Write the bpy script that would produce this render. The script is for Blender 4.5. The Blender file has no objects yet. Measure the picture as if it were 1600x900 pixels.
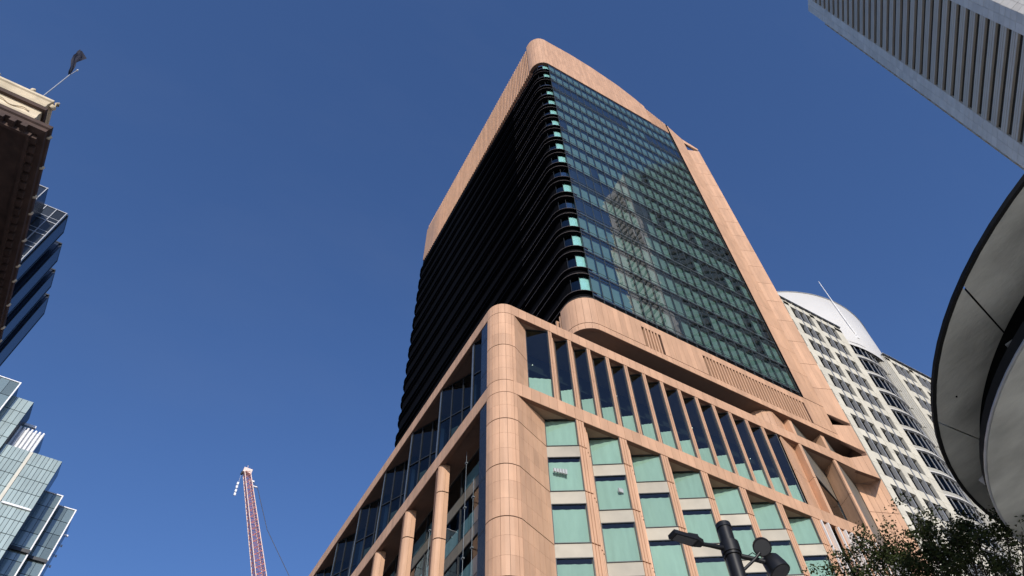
import bpy, math, random
import numpy as np
from mathutils import Vector, Matrix
random.seed(7)
rad = math.radians
sc = bpy.context.scene
COL = sc.collection
# ---------------------------------------------------------------- camera
# world X runs along the tower's sunny street front, world Y up the side street, camera at the origin
def cam_axes(p, r, a):
    F = np.array([math.cos(p)*math.sin(0), math.cos(p), math.sin(p)])
    X = np.array([1.0, 0, 0]); Y = np.cross(X, F)
    X2 = math.cos(r)*X+math.sin(r)*Y; Y2 = -math.sin(r)*X+math.cos(r)*Y
    u = np.array([math.sin(a), math.cos(a), 0]); b = a-math.pi/2
    v = np.array([math.sin(b), math.cos(b), 0])
    T = np.array([u, v, [0, 0, 1.0]])
    return T@X2, T@Y2, T@F
CX, CY, CF = cam_axes(rad(55.8265), rad(-2.1657), rad(58.4666))
CPOS = np.array([0, 0, 1.6])
cam = bpy.data.cameras.new('camera'); camo = bpy.data.objects.new('camera', cam); COL.objects.link(camo)
cam.sensor_width = 36; cam.lens = 1168.87/1600*36; cam.clip_start = .1; cam.clip_end = 6000
camo.matrix_world = Matrix(((CX[0], CY[0], -CF[0], 0), (CX[1], CY[1], -CF[1], 0), (CX[2], CY[2], -CF[2], 1.6), (0, 0, 0, 1)))
sc.camera = camo
# ---------------------------------------------------------------- light
SUN = Vector((-.45, -1.0, 0)).normalized()*math.cos(rad(20))+Vector((0, 0, math.sin(rad(20))))
sl = bpy.data.lights.new('sun', 'SUN'); sl.energy = 4.0; sl.angle = rad(.5); sl.color = (1, .93, .83)
so = bpy.data.objects.new('sun', sl); COL.objects.link(so); so.rotation_mode = 'QUATERNION'
so.rotation_quaternion = SUN.to_track_quat('Z', 'Y'); so.location = (0, -40, 300)
w = bpy.data.worlds.new('World'); sc.world = w; w.use_nodes = True
nt = w.node_tree; bg = nt.nodes['Background']
sky = nt.nodes.new('ShaderNodeTexSky'); sky.sky_type = 'NISHITA'; sky.sun_disc = False
sky.sun_elevation = rad(20); sky.sun_rotation = math.atan2(SUN.x, SUN.y)
sky.altitude = 50; sky.air_density = 1.2; sky.dust_density = .5; sky.ozone_density = 6.5
tint = nt.nodes.new('ShaderNodeVectorMath'); tint.operation = 'MULTIPLY'; tint.inputs[1].default_value = (1.0, .96, 1.10)
tcw = nt.nodes.new('ShaderNodeTexCoord'); mpw = nt.nodes.new('ShaderNodeMapping'); mpw.inputs['Scale'].default_value = (1.2, 3.5, 2.2); mpw.inputs['Rotation'].default_value = (0, 0, .6)
nzw = nt.nodes.new('ShaderNodeTexNoise'); nzw.inputs['Scale'].default_value = 1.4; nzw.inputs['Detail'].default_value = 7; nzw.inputs['Roughness'].default_value = .6
mrw = nt.nodes.new('ShaderNodeMapRange'); mrw.inputs[1].default_value = .5; mrw.inputs[2].default_value = .85; mrw.inputs[3].default_value = 0; mrw.inputs[4].default_value = .07
mxw = nt.nodes.new('ShaderNodeMix'); mxw.data_type = 'RGBA'; mxw.inputs['B'].default_value = (1.6, 1.9, 2.6, 1)   # very thin high cirrus
nt.links.new(tcw.outputs['Generated'], mpw.inputs[0]); nt.links.new(mpw.outputs[0], nzw.inputs[0]); nt.links.new(nzw.outputs['Fac'], mrw.inputs[0]); nt.links.new(mrw.outputs[0], mxw.inputs['Factor'])
nt.links.new(sky.outputs[0], tint.inputs[0]); nt.links.new(tint.outputs[0], mxw.inputs['A']); nt.links.new(mxw.outputs['Result'], bg.inputs[0]); bg.inputs[1].default_value = .145
sc.view_settings.view_transform = 'Standard'; sc.view_settings.look = 'None'
sc.view_settings.exposure = 0; sc.view_settings.gamma = 1
sc.cycles.transparent_max_bounces = 24
sc.cycles.max_bounces = 8

# ---------------------------------------------------------------- materials
def mat(name, col, rough=.6, metal=0, spec=.5, noise=None, nscale=3.0, bump=0, bscale=20, tone=0, rnd=0, stretch=(1, 1, 1)):
    """procedural: base colour varied by noise, by a per-piece tone attribute and by object"""
    m = bpy.data.materials.new(name); m.use_nodes = True; t = m.node_tree; p = t.nodes['Principled BSDF']
    p.inputs['Roughness'].default_value = rough; p.inputs['Metallic'].default_value = metal
    p.inputs['Specular IOR Level'].default_value = spec
    tc = t.nodes.new('ShaderNodeTexCoord'); mp = t.nodes.new('ShaderNodeMapping'); mp.inputs['Scale'].default_value = stretch
    ge = t.nodes.new('ShaderNodeNewGeometry')
    t.links.new(ge.outputs['Position'], mp.inputs['Vector'])
    n = t.nodes.new('ShaderNodeTexNoise'); n.inputs['Scale'].default_value = nscale; n.inputs['Detail'].default_value = 5
    t.links.new(mp.outputs[0], n.inputs['Vector'])
    amt = .12 if noise is None else noise
    mr = t.nodes.new('ShaderNodeMapRange'); mr.inputs[1].default_value = .3; mr.inputs[2].default_value = .7
    mr.inputs[3].default_value = 1-amt; mr.inputs[4].default_value = 1+amt
    t.links.new(n.outputs['Fac'], mr.inputs[0])
    val = mr.outputs[0]
    if tone:
        at = t.nodes.new('ShaderNodeAttribute'); at.attribute_name = 'tone'
        m2 = t.nodes.new('ShaderNodeMath'); m2.operation = 'MULTIPLY_ADD'
        t.links.new(at.outputs['Fac'], m2.inputs[0]); m2.inputs[1].default_value = tone; m2.inputs[2].default_value = 1-tone/2
        m3 = t.nodes.new('ShaderNodeMath'); m3.operation = 'MULTIPLY'; t.links.new(m2.outputs[0], m3.inputs[0]); t.links.new(val, m3.inputs[1]); val = m3.outputs[0]
    if rnd:
        oi = t.nodes.new('ShaderNodeObjectInfo')
        m2 = t.nodes.new('ShaderNodeMath'); m2.operation = 'MULTIPLY_ADD'
        t.links.new(oi.outputs['Random'], m2.inputs[0]); m2.inputs[1].default_value = rnd; m2.inputs[2].default_value = 1-rnd/2
        m3 = t.nodes.new('ShaderNodeMath'); m3.operation = 'MULTIPLY'; t.links.new(m2.outputs[0], m3.inputs[0]); t.links.new(val, m3.inputs[1]); val = m3.outputs[0]
    vm = t.nodes.new('ShaderNodeVectorMath'); vm.operation = 'SCALE'; vm.inputs[0].default_value = col[:3]
    t.links.new(val, vm.inputs['Scale']); t.links.new(vm.outputs[0], p.inputs['Base Color'])
    if bump:
        nb = t.nodes.new('ShaderNodeTexNoise'); nb.inputs['Scale'].default_value = bscale; nb.inputs['Detail'].default_value = 4
        t.links.new(mp.outputs[0], nb.inputs['Vector'])
        b = t.nodes.new('ShaderNodeBump'); b.inputs['Strength'].default_value = bump; b.inputs['Distance'].default_value = .02
        t.links.new(nb.outputs['Fac'], b.inputs['Height']); t.links.new(b.outputs[0], p.inputs['Normal'])
    return m

def glass(name, tint, gloss=1.0, wave=.0, wscale=.5, ior=1.5, rough=.0):
    m = bpy.data.materials.new(name); m.use_nodes = True; t = m.node_tree; t.nodes.clear()
    o = t.nodes.new('ShaderNodeOutputMaterial'); mx = t.nodes.new('ShaderNodeMixShader')
    tr = t.nodes.new('ShaderNodeBsdfTransparent'); tr.inputs[0].default_value = (*tint, 1)
    gl = t.nodes.new('ShaderNodeBsdfGlossy'); gl.inputs['Roughness'].default_value = rough; gl.inputs[0].default_value = (gloss, gloss, gloss, 1)
    fr = t.nodes.new('ShaderNodeFresnel'); gg = t.nodes.new('ShaderNodeNewGeometry'); ii = t.nodes.new('ShaderNodeMapRange')
    ii.inputs[3].default_value = ior; ii.inputs[4].default_value = 1/ior      # same sheet reflectance from both sides
    t.links.new(gg.outputs['Backfacing'], ii.inputs[0]); t.links.new(ii.outputs[0], fr.inputs[0])
    if wave:
        ge = t.nodes.new('ShaderNodeNewGeometry'); n = t.nodes.new('ShaderNodeTexNoise'); n.inputs['Scale'].default_value = wscale; n.inputs['Detail'].default_value = 1
        t.links.new(ge.outputs['Position'], n.inputs['Vector'])
        b = t.nodes.new('ShaderNodeBump'); b.inputs['Strength'].default_value = 1; b.inputs['Distance'].default_value = wave
        t.links.new(n.outputs['Fac'], b.inputs['Height']); t.links.new(b.outputs[0], gl.inputs['Normal'])
    t.links.new(fr.outputs[0], mx.inputs[0]); t.links.new(tr.outputs[0], mx.inputs[1]); t.links.new(gl.outputs[0], mx.inputs[2])
    t.links.new(mx.outputs[0], o.inputs[0]); return m

def emit(name, col, s):
    m = bpy.data.materials.new(name); m.use_nodes = True; p = m.node_tree.nodes['Principled BSDF']
    p.inputs['Base Color'].default_value = (*col, 1); p.inputs['Emission Color'].default_value = (*col, 1); p.inputs['Emission Strength'].default_value = s
    return m

M = dict(
    terra=mat('terracotta', (.54, .323, .20), .55, noise=.10, nscale=1.6, stretch=(1, 1, .25), tone=.17, bump=.15, bscale=30, spec=.4),
    joint=mat('joint', (.16, .085, .055), .9),
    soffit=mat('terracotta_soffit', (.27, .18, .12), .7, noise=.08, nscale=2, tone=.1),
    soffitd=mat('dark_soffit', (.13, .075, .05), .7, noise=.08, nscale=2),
    roofm=mat('roof_membrane', (.3, .29, .27), .9),
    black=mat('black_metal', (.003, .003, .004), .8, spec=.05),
    frame=mat('dark_frame', (.03, .033, .036), .4, metal=.3),
    bronze=mat('bronze_edge', (.16, .13, .11), .45, metal=.4, rnd=.2),
    mull=mat('grey_mullion', (.22, .25, .27), .4, metal=.5),
    mulld=mat('dark_mullion', (.05, .065, .07), .45, metal=.3),
    dark=mat('dark_interior', (.012, .014, .018), .9),
    spand=mat('champagne_metal', (.37, .335, .265), .55, metal=.05, noise=.12, nscale=.7, rnd=.30),
    olive=mat('olive_metal', (.20, .18, .14), .5, metal=.3, rnd=.15),
    blind=mat('pale_blind', (.76, .80, .75), .9, noise=.06, nscale=1.2, rnd=.16, stretch=(2.5, 2.5, .5), bump=.6, bscale=1.3),
    blindg=mat('grey_blind', (.22, .29, .28), .9, noise=.06, nscale=1, rnd=.16),
    blindc=mat('corner_blind', (.50, .74, .72), .9, noise=.05, nscale=2, rnd=.1),
    box=mat('cardboard_grey', (.4, .42, .42), .9),
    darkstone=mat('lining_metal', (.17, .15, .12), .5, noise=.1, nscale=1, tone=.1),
    glassP=glass('podium_glass', (.54, .67, .61), .85, wave=.002, wscale=.8, ior=1.7),
    glassT=glass('tower_glass', (.66, .79, .74), .97, wave=.004, wscale=.8, ior=3.0),
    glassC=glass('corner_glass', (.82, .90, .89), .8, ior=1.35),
    glassL=glass('side_glass', (.35, .48, .52), .85, wave=.004, ior=1.5),
    conc=mat('grey_concrete', (.60, .57, .52), .75, noise=.07, nscale=.6, tone=.16, bump=.2, bscale=8),
    spandc=mat('quartz_spandrel', (.50, .455, .38), .6, noise=.05, nscale=.3, rnd=.08),
    win=mat('dark_window', (.018, .02, .02), .12, spec=.5),
    beige=mat('beige_stone', (.60, .57, .48), .7, noise=.06, nscale=.8, tone=.12, rnd=.06),
    beigeg=mat('grey_stone', (.38, .37, .33), .7, noise=.06, nscale=.8),
    white=mat('white_metal', (.66, .65, .63), .5, metal=0, noise=.04, nscale=.15),
    winb=glass('blue_window', (.10, .11, .13), .35, ior=1.33),
    lgrey=mat('light_grey_metal', (.42, .43, .44), .4, metal=.4),
    navy=mat('navy_cladding', (.02, .03, .05), .25, metal=.2, spec=.6, rnd=.3),
    cell=mat('dark_cell_glass', (.03, .035, .04), .15, rnd=.5),
    green=mat('green_glass_cladding', (.40, .48, .44), .16, metal=.25, spec=.6, rnd=.22, noise=.08, nscale=.2),
    greyg=mat('grey_glass_cladding', (.19, .25, .25), .12, metal=.3, spec=.7, rnd=.5),
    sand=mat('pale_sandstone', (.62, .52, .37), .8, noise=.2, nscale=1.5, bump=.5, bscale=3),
    dsand=mat('weathered_shaded_sandstone', (.06, .035, .027), .85, noise=.3, nscale=2, bump=.5, bscale=4),  # dark copy of the sandstone: weathering plus shade put into the colour
    cream=mat('cream_board', (.62, .54, .40), .8, noise=.1, nscale=3),
    canopy=mat('canopy_concrete', (.50, .50, .43), .85, noise=.3, nscale=1.6, stretch=(1, .45, 1), bump=.6, bscale=14),
    canedge=mat('canopy_edge', (.015, .015, .014), .8, spec=.2),
    pole=mat('black_paint', (.008, .008, .009), .45, spec=.35),
    lens=mat('lamp_lens', (.05, .05, .05), .2),
    crane=mat('crane_red', (.60, .24, .22), .5, rnd=.1),
    cranew=mat('crane_cream', (.78, .62, .55), .6),
    cable=mat('cable', (.05, .05, .06), .5),
    whitep=mat('white_paint', (.8, .8, .8), .5),
    flag=mat('navy_flag', (.006, .008, .025), .8),
    flagr=mat('flag_light', (.5, .25, .22), .8),
    leaf=mat('leaf', (.034, .044, .014), .6, noise=.4, nscale=2.5, tone=.8, spec=.1),
    bark=mat('bark', (.06, .045, .035), .9, bump=.5, bscale=10),
    asphalt=mat('asphalt', (.05, .05, .052), .9, nscale=8, bump=.3, bscale=60),
    paving=mat('granite_paving', (.50, .48, .44), .8, nscale=3),
    earth=mat('ground', (.28, .27, .25), .9, nscale=.05),
    kerb=mat('kerb_stone', (.3, .29, .28), .8),
    line=mat('road_paint', (.75, .75, .72), .7),
    lamp=emit('ceiling_light', (1, .95, .85), 2.5),
)

# ---------------------------------------------------------------- mesh helpers
class MB:
    def __init__(s): s.v = []; s.f = []; s.t = []; s.sm = []
    def add(s, vs, fs, tone=None, smooth=False):
        b = len(s.v); s.v += [tuple(map(float, q)) for q in vs]
        tt = random.random() if tone is None else tone
        for f in fs: s.f.append([i+b for i in f]); s.t.append(tt); s.sm.append(smooth)
    def box(s, x0, x1, y0, y1, z0, z1):
        s.add([(x0, y0, z0), (x1, y0, z0), (x1, y1, z0), (x0, y1, z0), (x0, y0, z1), (x1, y0, z1), (x1, y1, z1), (x0, y1, z1)],
              [(0, 3, 2, 1), (4, 5, 6, 7), (0, 1, 5, 4), (1, 2, 6, 5), (2, 3, 7, 6), (3, 0, 4, 7)])
    def bar(s, a, b, off0, off1, z0, z1):
        """box along plan segment a-b, from off0 to off1 outward (right-hand side of a->b)"""
        a = Vector(a[:2]); b = Vector(b[:2]); d = (b-a).normalized(); n = Vector((d.y, -d.x))
        q = [a+n*off1, b+n*off1, b+n*off0, a+n*off0]
        s.add([(p.x, p.y, z0) for p in q]+[(p.x, p.y, z1) for p in q], [(0, 3, 2, 1), (4, 5, 6, 7), (0, 1, 5, 4), (1, 2, 6, 5), (2, 3, 7, 6), (3, 0, 4, 7)])
    def prism(s, poly, z0, z1, smooth=False):
        n = len(poly); v = [(p[0], p[1], z0) for p in poly]+[(p[0], p[1], z1) for p in poly]
        s.add(v, [tuple(range(n))[::-1], tuple(range(n, 2*n))]+[(i, (i+1) % n, n+(i+1) % n, n+i) for i in range(n)])
    def plate(s, quad, th):
        """any planar polygon thickened backwards by th (front winding counter-clockwise seen from outside)"""
        q = [Vector(p) for p in quad]; n = (q[1]-q[0]).cross(q[2]-q[0]).normalized()
        k = len(q); b = [p-n*th for p in q]
        s.add(q+b, [tuple(range(k)), tuple(range(k, 2*k))[::-1]]+[(i, i+k, (i+1) % k+k, (i+1) % k) for i in range(k)])
    def tube(s, pts, r, n=8, cap=True):
        rr = r if isinstance(r, (list, tuple)) else [r]*len(pts); P = [Vector(p) for p in pts]; rings = []
        for i, p in enumerate(P):
            d = (P[min(i+1, len(P)-1)]-P[max(i-1, 0)]).normalized()
            a = d.cross(Vector((0, 0, 1)) if abs(d.z) < .9 else Vector((1, 0, 0))).normalized(); c = d.cross(a)
            rings.append([p+(a*math.cos(t)+c*math.sin(t))*rr[i] for t in [2*math.pi*k/n for k in range(n)]])
        v = [q for R in rings for q in R]; f = []
        for i in range(len(P)-1):
            for k in range(n): f.append((i*n+k, i*n+(k+1) % n, (i+1)*n+(k+1) % n, (i+1)*n+k))
        s.add(v, f, smooth=True)
        if cap: s.add(rings[0], [tuple(range(n))[::-1]]); s.add(rings[-1], [tuple(range(n))])
    def mesh(s, name, m, tone=True):
        me = bpy.data.meshes.new(name); me.from_pydata(s.v, [], s.f)
        a = me.attributes.new('tone', 'FLOAT', 'FACE'); a.data.foreach_set('value', s.t)
        me.polygons.foreach_set('use_smooth', s.sm); me.materials.append(m); me.update()
        return me
    def obj(s, name, m, parent=None): return link(name, s.mesh(name, m), parent)
def link(name, me, parent=None, loc=None, rz=None):
    o = bpy.data.objects.new(name, me); COL.objects.link(o)
    if loc is not None: o.location = loc
    if rz is not None: o.rotation_euler = rz if isinstance(rz, (tuple, list)) else (0, 0, rz)
    if parent is not None:
        o.parent = parent
        base = world_of(parent)
        o.location = o.location-base      # parents are never rotated
    return o
def world_of(o):
    p = Vector((0, 0, 0))
    while o is not None: p += o.location; o = o.parent
    return p
def thing(name, label, cat, loc=(0, 0, 0), group=None):
    o = bpy.data.objects.new(name, None); COL.objects.link(o); o.location = loc; o.empty_display_size = .5
    o['label'] = label; o['category'] = cat
    if group: o['group'] = group
    return o
def tag(o, label, cat, group=None):
    o['label'] = label; o['category'] = cat
    if group: o['group'] = group
    return o
def arc(cx, cy, r, a0, a1, n): return [(cx+r*math.cos(rad(a0+(a1-a0)*i/n)), cy+r*math.sin(rad(a0+(a1-a0)*i/n))) for i in range(n+1)]
def lerp(a, b, t): return tuple(x+(y-x)*t for x, y in zip(a, b))
def proj(p):
    d = np.array(p)-CPOS; z = d@CF
    return (None if z < .1 else (800+1168.87*(d@CX)/z, 450-1168.87*(d@CY)/z))
def screen_size(vs):
    q = [proj(v) for v in vs]
    if any(k is None for k in q): return 0
    x = [k[0] for k in q]; y = [k[1] for k in q]
    if max(x) < 0 or min(x) > 1600 or max(y) < 0 or min(y) > 900: return 0
    return (max(x)-min(x))*(max(y)-min(y))

class Path:
    def __init__(s, pts):
        s.p = [Vector(q) for q in pts]; s.c = [0]
        for a, b in zip(s.p, s.p[1:]): s.c.append(s.c[-1]+(b-a).length)
        s.L = s.c[-1]
        s.n = []
        for i in range(len(s.p)):
            ns = []
            if i > 0: d = (s.p[i]-s.p[i-1]).normalized(); ns.append(Vector((d.y, -d.x)))
            if i < len(s.p)-1: d = (s.p[i+1]-s.p[i]).normalized(); ns.append(Vector((d.y, -d.x)))
            if len(ns) == 2:
                m = (ns[0]+ns[1]).normalized(); m = m/max(.5, m.dot(ns[0])); s.n.append(m)
            else: s.n.append(ns[0])
    def at(s, t, off=0):
        t = max(0, min(s.L, t))
        for i in range(len(s.p)-1):
            if t <= s.c[i+1]+1e-9:
                k = (t-s.c[i])/max(1e-9, s.c[i+1]-s.c[i]); q = s.p[i].lerp(s.p[i+1], k); n = s.n[i].lerp(s.n[i+1], k)
                if 0 < k < 1:
                    d = (s.p[i+1]-s.p[i]).normalized(); fn = Vector((d.y, -d.x))
                    n = n/max(.5, n.dot(fn))
                return q+n*off
        return s.p[-1]+s.n[-1]*off
    def ts(s, a, b): return [a]+[c for c in s.c if a+.02 < c < b-.02]+[b]
    def strip(s, mb, a, b, z0, z1, back, front, smooth=False):
        """solid following the path between arc lengths a,b; z0,z1 may be functions of arc length"""
        T = s.ts(a, b); f0 = z0 if callable(z0) else (lambda t: z0); f1 = z1 if callable(z1) else (lambda t: z1)
        v = []; n = len(T)
        for t in T:
            F = s.at(t, front); B = s.at(t, back)
            v += [(F.x, F.y, f0(t)), (F.x, F.y, f1(t)), (B.x, B.y, f1(t)), (B.x, B.y, f0(t))]
        fr = []; ot = []
        for i in range(n-1):
            k = 4*i; fr.append((k, k+4, k+5, k+1)); ot += [(k+1, k+5, k+6, k+2), (k+3, k+2, k+6, k+7), (k, k+3, k+7, k+4)]
        ot += [(0, 1, 2, 3), (4*n-4, 4*n-1, 4*n-2, 4*n-3)]
        tt = random.random(); mb.add(v, fr+ot, tt)
        return v
# ================================================================= THE TERRACOTTA OFFICE TOWER
office = thing('office_tower', 'tall black glass office tower with rounded terracotta corners, base and crown, centre of the view', 'office tower', (37, 50, 0))
backing = MB(); PAN = []
def panels(path, a, b, step, rows, th=.05, gap=.02, rgap=.03, back=-.3, smooth_back=True):
    """cladding panels between arc lengths a..b in columns of about step; rows = list of z (or z functions)"""
    n = max(1, round((b-a)/step)); w_ = (b-a)/n
    f = lambda z, t: z(t) if callable(z) else z
    path.strip(backing, a, b, rows[0], rows[-1], back, 0)
    for i in range(n):
        for z0, z1 in zip(rows, rows[1:]):
            mb = MB()
            v = path.strip(mb, a+w_*i+gap/2, a+w_*(i+1)-gap/2, (lambda t, z0=z0: f(z0, t)+rgap/2), (lambda t, z1=z1: f(z1, t)-rgap/2), .002, th)
            PAN.append((screen_size([v[0], v[1], v[-4], v[-3]]), mb))
def zrange(a, b, n): return [a+(b-a)*i/n for i in range(n+1)]

# --- bands round the podium and the pier they run into
R1 = 1.3
corner = arc(17.0+R1, 30.15+R1, R1, 180, 270, 8)
band = Path([(17.0, 84.0)]+corner+[(53.0, 30.15), (55.95, 30.24), (57.85, 29.5)])
sc0 = band.c[1]; sc1 = band.c[9]; sR = band.c[10]; sE = band.L
panels(band, 0, sc0, .74, [49.75, 51.0]); panels(band, sc0, sc1, .51, [49.8, 51.0]); panels(band, sc1, sR, .72, [49.8, 51.0])
ub = band.c[11]-1.15
panels(band, sR, ub, .75, [49.8, 51.0])
panels(band, ub, sE, .6, [(lambda t: 49.8-.85*max(0, t-band.c[11])/(sE-band.c[11])), (lambda t: 51.0+.9*(t-ub)/(sE-ub))])
band2 = Path([(17.0, 84.0)]+corner+[(53.2, 30.15)])
panels(band2, 0, sc0, .74, [40.4, 41.7]); panels(band2, sc0, sc1, .51, [40.5, 41.75]); panels(band2, sc1, band2.L, .72, [40.5, 41.8])
# --- rounded corner column with its splayed flank
up = Path([(17.0, 31.58)]+corner+[(18.55, 30.15), (20.02, 30.9)])
lo = Path([(17.0, 31.58)]+corner+[(18.55, 30.15), (21.46, 31.31)])
for P_, zs in ((up, [(41.75, 45.75, 3), (45.75, 49.8, 3)]), (lo, [(22.0, 25.95, 3), (25.95, 29.9, 3), (29.9, 33.9, 3), (33.9, 37.9, 3), (37.9, 40.5, 2)])):
    for za, zb, n in zs:
        rows = [za+.03]+zrange(za, zb, n)[1:-1]+[zb-.03]
        c = P_.c
        panels(P_, 0, c[1], .55, rows, rgap=.012); panels(P_, c[1], c[9], .51, rows, rgap=.012)
        panels(P_, c[9], c[10], .3, rows, rgap=.012); panels(P_, c[10], P_.L, .52, rows, rgap=.012)
panels(lo, 0, lo.L, .6, [0.0, 7.3, 14.6, 22.0])
# --- pier at the right: flat strip, folded strip, slots
def zc(t, za, zb, ta, tb): return za+(zb-za)*(t-ta)/(tb-ta)
pr = Path([(52.95, 30.2), (55.95, 30.24), (57.85, 29.5), (59.3, 33.0)])
s1, s2, s3 = pr.c[1], pr.c[2], pr.c[3]
fl = [75.3+4.075*k for k in range(-4, 12)]
rows1 = [58.4]+[z for z in fl if 60 < z < 121]+[(lambda t: zc(t, 132.0, 128.6, 0, s1))]
panels(pr, 0, s1, 1.02, rows1, gap=.015, rgap=.03)
rows2 = [(lambda t: zc(t, 57.4, 56.2, s1, s2))]+[z-1.7 for z in fl if 62 < z < 125]+[123.9]
panels(pr, s1, s2, .52, rows2, gap=.012, rgap=.05)
panels(pr, s1, s2, .52, [(lambda t: zc(t, 127.0, 124.3, s1, s2)), (lambda t: zc(t, 128.6, 124.9, s1, s2))], rgap=.01)
panels(pr, s1, s2, .52, [(lambda t: zc(t, 53.6, 52.3, s1, s2)), (lambda t: zc(t, 55.8, 55.9, s1, s2))], gap=.012, rgap=.02)
panels(pr, s2, s3, .7, [51, 60, 80, 100, 123.9])
# facade backing inside the slots
backing.bar((55.7, 31.9), (58.3, 31.9), -.2, 0, 55, 129)
# --- belt below the glass
R2 = 2.1
bc = arc(25.5+R2, 30.24+R2, R2, 180, 270, 10)
belt = Path([(25.5, 33.0)]+bc+[(53.0, 30.24), (55.95, 30.24)])
c1, c2, c3, c4 = belt.c[1], belt.c[11], belt.c[12], belt.c[13]
def bu(u): return c2+(u-27.6)
lowz = 53.6
panels(belt, .0, c4, .62, [lowz, 54.4], rgap=.03)
for ua, ub in ((None, 32.55), (34.8, 39.8), (52.85, None)):
    a = 0 if ua is None else bu(ua); b = c4 if ub is None else bu(ub)
    panels(belt, a, b, .62, [54.45, 58.3 if ub is not None else 58.35], rgap=.03)
for ua, ub in ((32.55, 34.8), (39.8, 52.85)):
    panels(belt, bu(ua), bu(ub), .62, [57.4, 58.3], rgap=.03)
# --- crown
R3 = 2.2
cc = arc(25.4+R3, 30.2+R3, R3, 180, 270, 8)
crown = Path([(25.4, 33.0)]+cc+[(33.0, 30.2), (38.0, 30.2), (43.4, 30.2), (46.5, 30.2), (48.95, 30.2)])
k1 = crown.c[9]
def ctop(t):
    u = 27.6+(t-k1); tab = [(-99, 142.2), (29, 142.2), (33, 142.6), (38, 142.0), (43.4, 140.2), (46.5, 138.2), (49.6, 135.4)]
    for (a, za), (b, zb) in zip(tab, tab[1:]):
        if a <= u <= b: return za+(zb-za)*(u-a)/(b-a)
    return 135.4
panels(crown, 0, crown.L, .6, [128.0, 132.7, 137.4 if False else (lambda t: 132.7+(ctop(t)-132.7)*.5), ctop], gap=.02, rgap=.02, back=-.5)

stone = backing.obj('stone_facade', M['joint'], office)
PAN.sort(key=lambda q: -q[0])
for s_, mb in PAN[:300]: mb.obj('cladding_panel', M['terra'], stone)
rest = MB()
for s_, mb in PAN[300:]:
    b = len(rest.v); rest.v += mb.v; rest.f += [[i+b for i in f] for f in mb.f]; rest.t += mb.t; rest.sm += mb.sm
o = rest.obj('cladding_panels', M['terra'], stone); o['kind'] = 'stuff'

# --- vertical slat screens
def slats(name, items, m, parent, wdt, dep, z0, z1, normal=(0, -1), individually=True):
    pass
vent = MB(); vent.box(32.55, 34.8, 30.55, 30.7, 54.4, 57.4); vent.box(39.8, 52.85, 30.55, 30.7, 54.4, 57.4)
vent.box(25.9, 26.1, 33.0, 41, 53.6, 58.2)
vo = vent.obj('vent_backing', M['dark'], office)
sm_ = MB(); sm_.box(-.07, .07, -.04, .3, 0, 3.0); sme = sm_.mesh('vent_slat', M['terra'])
for i in range(5): link('vent_slat', sme, vo, (32.95+.37*i, 30.24, 54.42))
for i in range(31): link('vent_slat', sme, vo, (40.2+.4085*i, 30.24, 54.42))
sm_ = MB(); sm_.box(-.03, .34, -.09, .09, 0, 4.2); sme = sm_.mesh('vent_slat', M['terra'])
for i in range(12): link('vent_slat', sme, vo, (25.52, 33.25+.62*i, 53.7))
# crown fins on the shaded side and the short louvre at the right of the crown
cf = MB(); cf.prism([(26.1, 33), (26.1, 76), (27.5, 76), (27.5, 33)], 128, 140.2)
for i in range(80):
    t = i/79; y = 33.1+.536*i; x = 25.45+.7*t
    cf.box(x, x+.5, y-.13, y+.13, 127.9-.3*t, 141.6-.2*t)
o = cf.obj('crown_fins', M['terra'], office); o['kind'] = 'stuff'
cl = MB()
for i in range(14):
    u = 49.15+.335*i; zt = 135.3-(u-49)*.74
    cl.box(u-.09, u+.09, 30.2, 30.75, 128.0, zt)
o = cl.obj('crown_louvre', M['terra'], office); o['kind'] = 'stuff'
bk = MB(); bk.plate([(48.9, 31.0, 128), (53.8, 31.0, 128), (53.8, 31.0, 131), (48.9, 31.0, 134.5)], .2)
bk.prism([(27.6, 31.2), (52.9, 31.2), (52.9, 60), (27.6, 60)], 127.9, 131.5)
bk.obj('crown_backing', M['soffit'], office)

# --- solid body: cores, roof slabs, soffits
core = MB()
core.box(21.5, 55.5, 33.6, 82, 0, 50.2); core.box(30.0, 55.9, 32.2, 75.5, 51.0, 128.2); core.box(26.9, 30, 33.8, 75.2, 51.0, 128.2)
core.obj('dark_core', M['dark'], office)
rf = MB(); rf.prism([(17.25, 31.6), (17.6, 30.7), (18.6, 30.4), (57.5, 30.5), (58.5, 33), (58.5, 83.5), (17.25, 83.5)], 50.3, 50.9)
rf.obj('podium_roof', M['roofm'], office)
def soff(z, th=.12):
    s = MB(); s.prism([(18.2, 34), (18.2, 30.38), (18.5, 30.3), (58.7, 30.3), (58.7, 34)], z, z+th); return s
def soffs(z, th=.12):
    s = MB(); s.prism([(17.1, 84), (17.1, 31.5), (17.35, 30.8), (17.9, 30.4), (18.19, 30.38), (18.19, 34), (21.6, 34.02), (21.6, 84)], z, z+th); return s.obj('side_soffit', M['soffitd'], office)  # side-street soffit: its deeper shade is put into the darker colour
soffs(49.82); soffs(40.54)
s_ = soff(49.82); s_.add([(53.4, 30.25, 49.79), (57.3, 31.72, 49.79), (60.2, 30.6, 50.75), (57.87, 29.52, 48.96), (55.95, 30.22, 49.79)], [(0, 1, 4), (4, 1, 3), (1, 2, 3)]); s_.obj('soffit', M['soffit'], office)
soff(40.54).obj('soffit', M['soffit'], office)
s_ = MB(); s_.prism([(25.8, 41), (25.8, 32), (26.3, 31), (27.6, 30.5), (57.0, 30.5), (57.6, 29.8), (58.8, 34), (45.0, 41)], 53.64, 53.8); s_.obj('soffit', M['soffitd'], office)
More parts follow.
